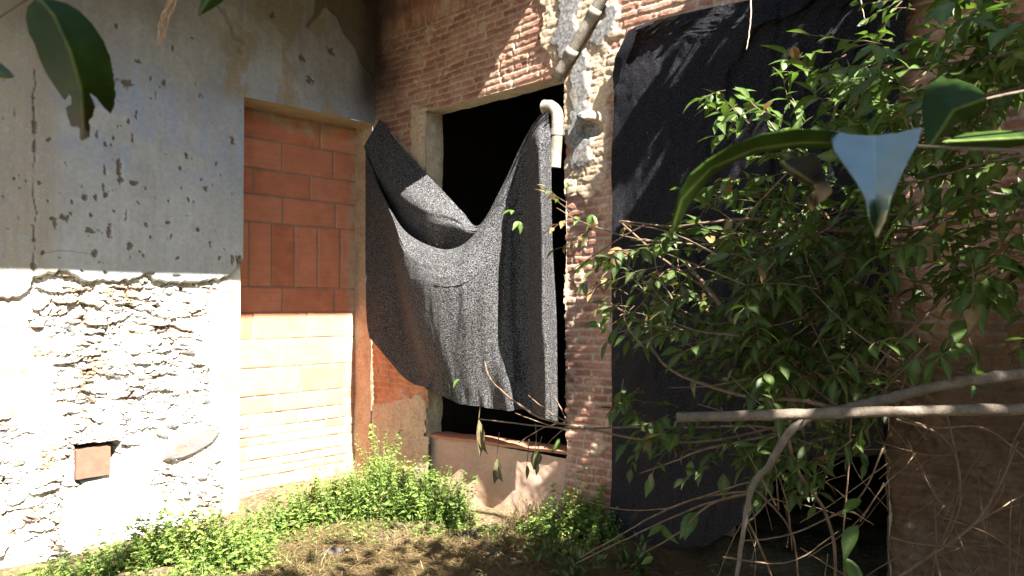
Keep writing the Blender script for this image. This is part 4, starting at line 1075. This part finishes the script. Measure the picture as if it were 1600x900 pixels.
weed_patch('weeds', 'low bright green weeds growing at the foot of the white rubble wall', [(-20, 906, 0.3, 0.12, 60), (30, 896, 0.22, 0.14, 70), (110, 896, 0.22, 0.21, 90), (190, 884, 0.25, 0.26, 130), (260, 876, 0.25, 0.35, 170), (330, 881, 0.22, 0.35, 150), (385, 891, 0.2, 0.22, 90), (400, 859, 0.16, 0.16, 50), (420, 841, 0.16, 0.18, 40), (60, 916, 0.2, 0.13, 50), (300, 921, 0.25, 0.16, 70), (200, 931, 0.25, 0.13, 70)], M['weed'], 1)
weed_patch('weeds', 'bushy pale green weeds filling the corner below the shade cloth', [(410, 826, .18, .18, 50), (455, 826, .22, .26, 80), (500, 815, .24, .33, 90), (545, 808, .26, .40, 120), (600, 805, .27, .44, 140), (650, 808, .25, .38, 120), (695, 812, .2, .34, 90), (590, 775, .1, .52, 20), (725, 822, .10, .14, 30), (470, 845, .25, .09, 60), (570, 838, .28, .09, 60), (690, 838, .25, .08, 50), (770, 838, .16, .08, 40)], M['weed'], 2)
weed_patch('weeds', 'darker green weeds at the foot of the brick pier beside the doorway cloth', [(850, 842, .16, .20, 60), (885, 842, .18, .32, 80), (920, 842, .16, .34, 80), (945, 850, .14, .24, 50), (900, 868, .2, .14, 60)], M['weed'], 3)


def blades(name, label, cat, spots, mat, lay, dead=.0, w=.003):
    ml = MB()
    for px, py, sp, L, n_ in spots:
        base = ground_pt(px, py)
        for i in range(n_):
            r = sp * math.sqrt(random.random()); a_ = random.random() * 6.28
            p = base + np.array([math.cos(a_) * r, math.sin(a_) * r * 1.0, 0])
            if np.dot(p - C, NA) < .02 or np.dot(p - C, NB) < .02: continue
            a2 = random.random() * 6.28; hor = np.array([math.cos(a2), math.sin(a2), 0]); l_ = L * random.uniform(.5, 1.2)
            up_ = random.uniform(*lay); sd = np.cross(hor, UP); ww_ = w * random.uniform(.6, 1.3)
            z0 = random.uniform(0, .05) if lay[1] < .3 else 0
            pts = [p + UP * z0]
            for s_ in (1, 2, 3):
                t_ = s_ / 3; pts.append(p + UP * (z0 + l_ * up_ * (t_ - .45 * t_ * t_)) + hor * l_ * (1 - .6 * up_) * t_ ** 1.3)
            vs = []
            for s_, q_ in enumerate(pts):
                k_ = ww_ * (1, .9, .6, .1)[s_]; vs += [q_ - sd * k_, q_ + sd * k_]
            ml.add(vs, [(0, 1, 3, 2), (2, 3, 5, 4), (4, 5, 7, 6)], (random.random(), 1.0 if random.random() < dead else 0.0, 0, 1))
    return tag(ml.build(name, mat, None), label, cat, kind='stuff')


sp = []
for i in range(150):
    sp.append((random.uniform(380, 1120), random.uniform(830, 960), .22, .22, 95))
blades('dry_straw', 'matted dry straw littering the open ground between the weed patches', 'straw', sp, M['straw'], (.0, .22), .12, .0028)
blades('green_grass', 'scattered green grass blades sprouting through the straw', 'grass', [(430, 885, .2, .22, 90), (470, 900, .2, .25, 70), (350, 905, .25, .2, 100), (640, 830, .25, .16, 70), (560, 835, .25, .14, 60), (800, 850, .2, .18, 90), (840, 850, .2, .22, 110), (880, 880, .25, .2, 110), (760, 880, .3, .13, 70), (700, 900, .3, .12, 50), (520, 895, .3, .13, 60), (830, 905, .3, .14, 80), (420, 930, .3, .22, 120), (560, 920, .4, .16, 110), (650, 870, .35, .12, 90), (740, 920, .35, .15, 110), (600, 880, .3, .12, 60), (760, 840, .25, .14, 90), (960, 890, .2, .16, 60)], M['grass'], (.3, .95), .25)
blades('dry_grass', 'tuft of tall tan dry grass against the pink parapet', 'grass', [(820, 822, .14, .38, 130), (845, 820, .12, .36, 90), (800, 835, .15, .24, 60)], M['straw'], (.7, 1.0), .05, .0022)
gl_ = MB()
for x, y, dd in ((830, 840, 4.2), (850, 860, 4.2), (875, 850, 4.1), (980, 870, 3.8), (1000, 880, 3.8), (870, 880, 4.0), (960, 860, 3.9), (990, 860, 3.8), (1010, 865, 3.7), (905, 890, 4.0), (930, 880, 3.9)):
    base = ground_pt(x, min(y + 30, 1000))
    for k_ in range(4): sprig(gl_, gl_, base + rv() * [.05, .05, 0], np.array([random.uniform(-.4, .4), -.2, 1.0]), .18, 6, .06, .45)
t = thing('seedling_patch', ground_pt(920, 900), 'broad leaved green seedlings in the straw before the doorway cloth', 'plants', kind='stuff'); gl_.build('seedlings', M['leaf'], t, True)

fl_ = MB()
for i in range(130):
    p = ground_pt(random.uniform(380, 1150), random.uniform(800, 960))
    if np.dot(p - C, NA) < .1 or np.dot(p - C, NB) < .1: continue
    add_leaf(fl_, p + UP * random.uniform(.02, .08), np.array([*RNG.normal(size=2), random.uniform(-.3, .4)]), UP + rv() * .5, random.uniform(.03, .085), random.random(), 0.0)
tag(fl_.build('fallen_leaves', M['deadleaf'], None, True), 'brown fallen leaves strewn over the straw', 'leaf litter', kind='stuff')
for lab, px, py, r_ in (('flat grey stone lying in the dry straw nearest the weedy corner', 520, 872, .055), ('pale stone half sunk in the straw below the parapet', 735, 842, .045), ('dark stone in the grass before the brick pier', 772, 868, .04)):
    p = ground_pt(px, py); v = []; f = []
    nu, nv = 18, 10
    for a_ in range(nv):
        for b_ in range(nu):
            th_ = math.pi * a_ / (nv - 1); ph_ = 2 * math.pi * b_ / nu
            d_ = np.array([math.sin(th_) * math.cos(ph_), math.sin(th_) * math.sin(ph_), math.cos(th_)])
            k_ = 1 + .7 * (fbm(np.array([d_[0] * 1.6 + px]), np.array([d_[1] * 1.6 + d_[2] * 1.3]), 3, 501)[0] - .5)
            v.append(p + d_ * k_ * r_ * np.array([1.3, 1, .6]) + UP * .03)
    for a_ in range(nv - 1):
        for b_ in range(nu): f.append((a_ * nu + b_, (a_ + 1) * nu + b_, (a_ + 1) * nu + (b_ + 1) % nu, a_ * nu + (b_ + 1) % nu))
    mb = MB(); mb.add(v, f); tag(mb.build('stone', M['stone']), lab, 'stone')
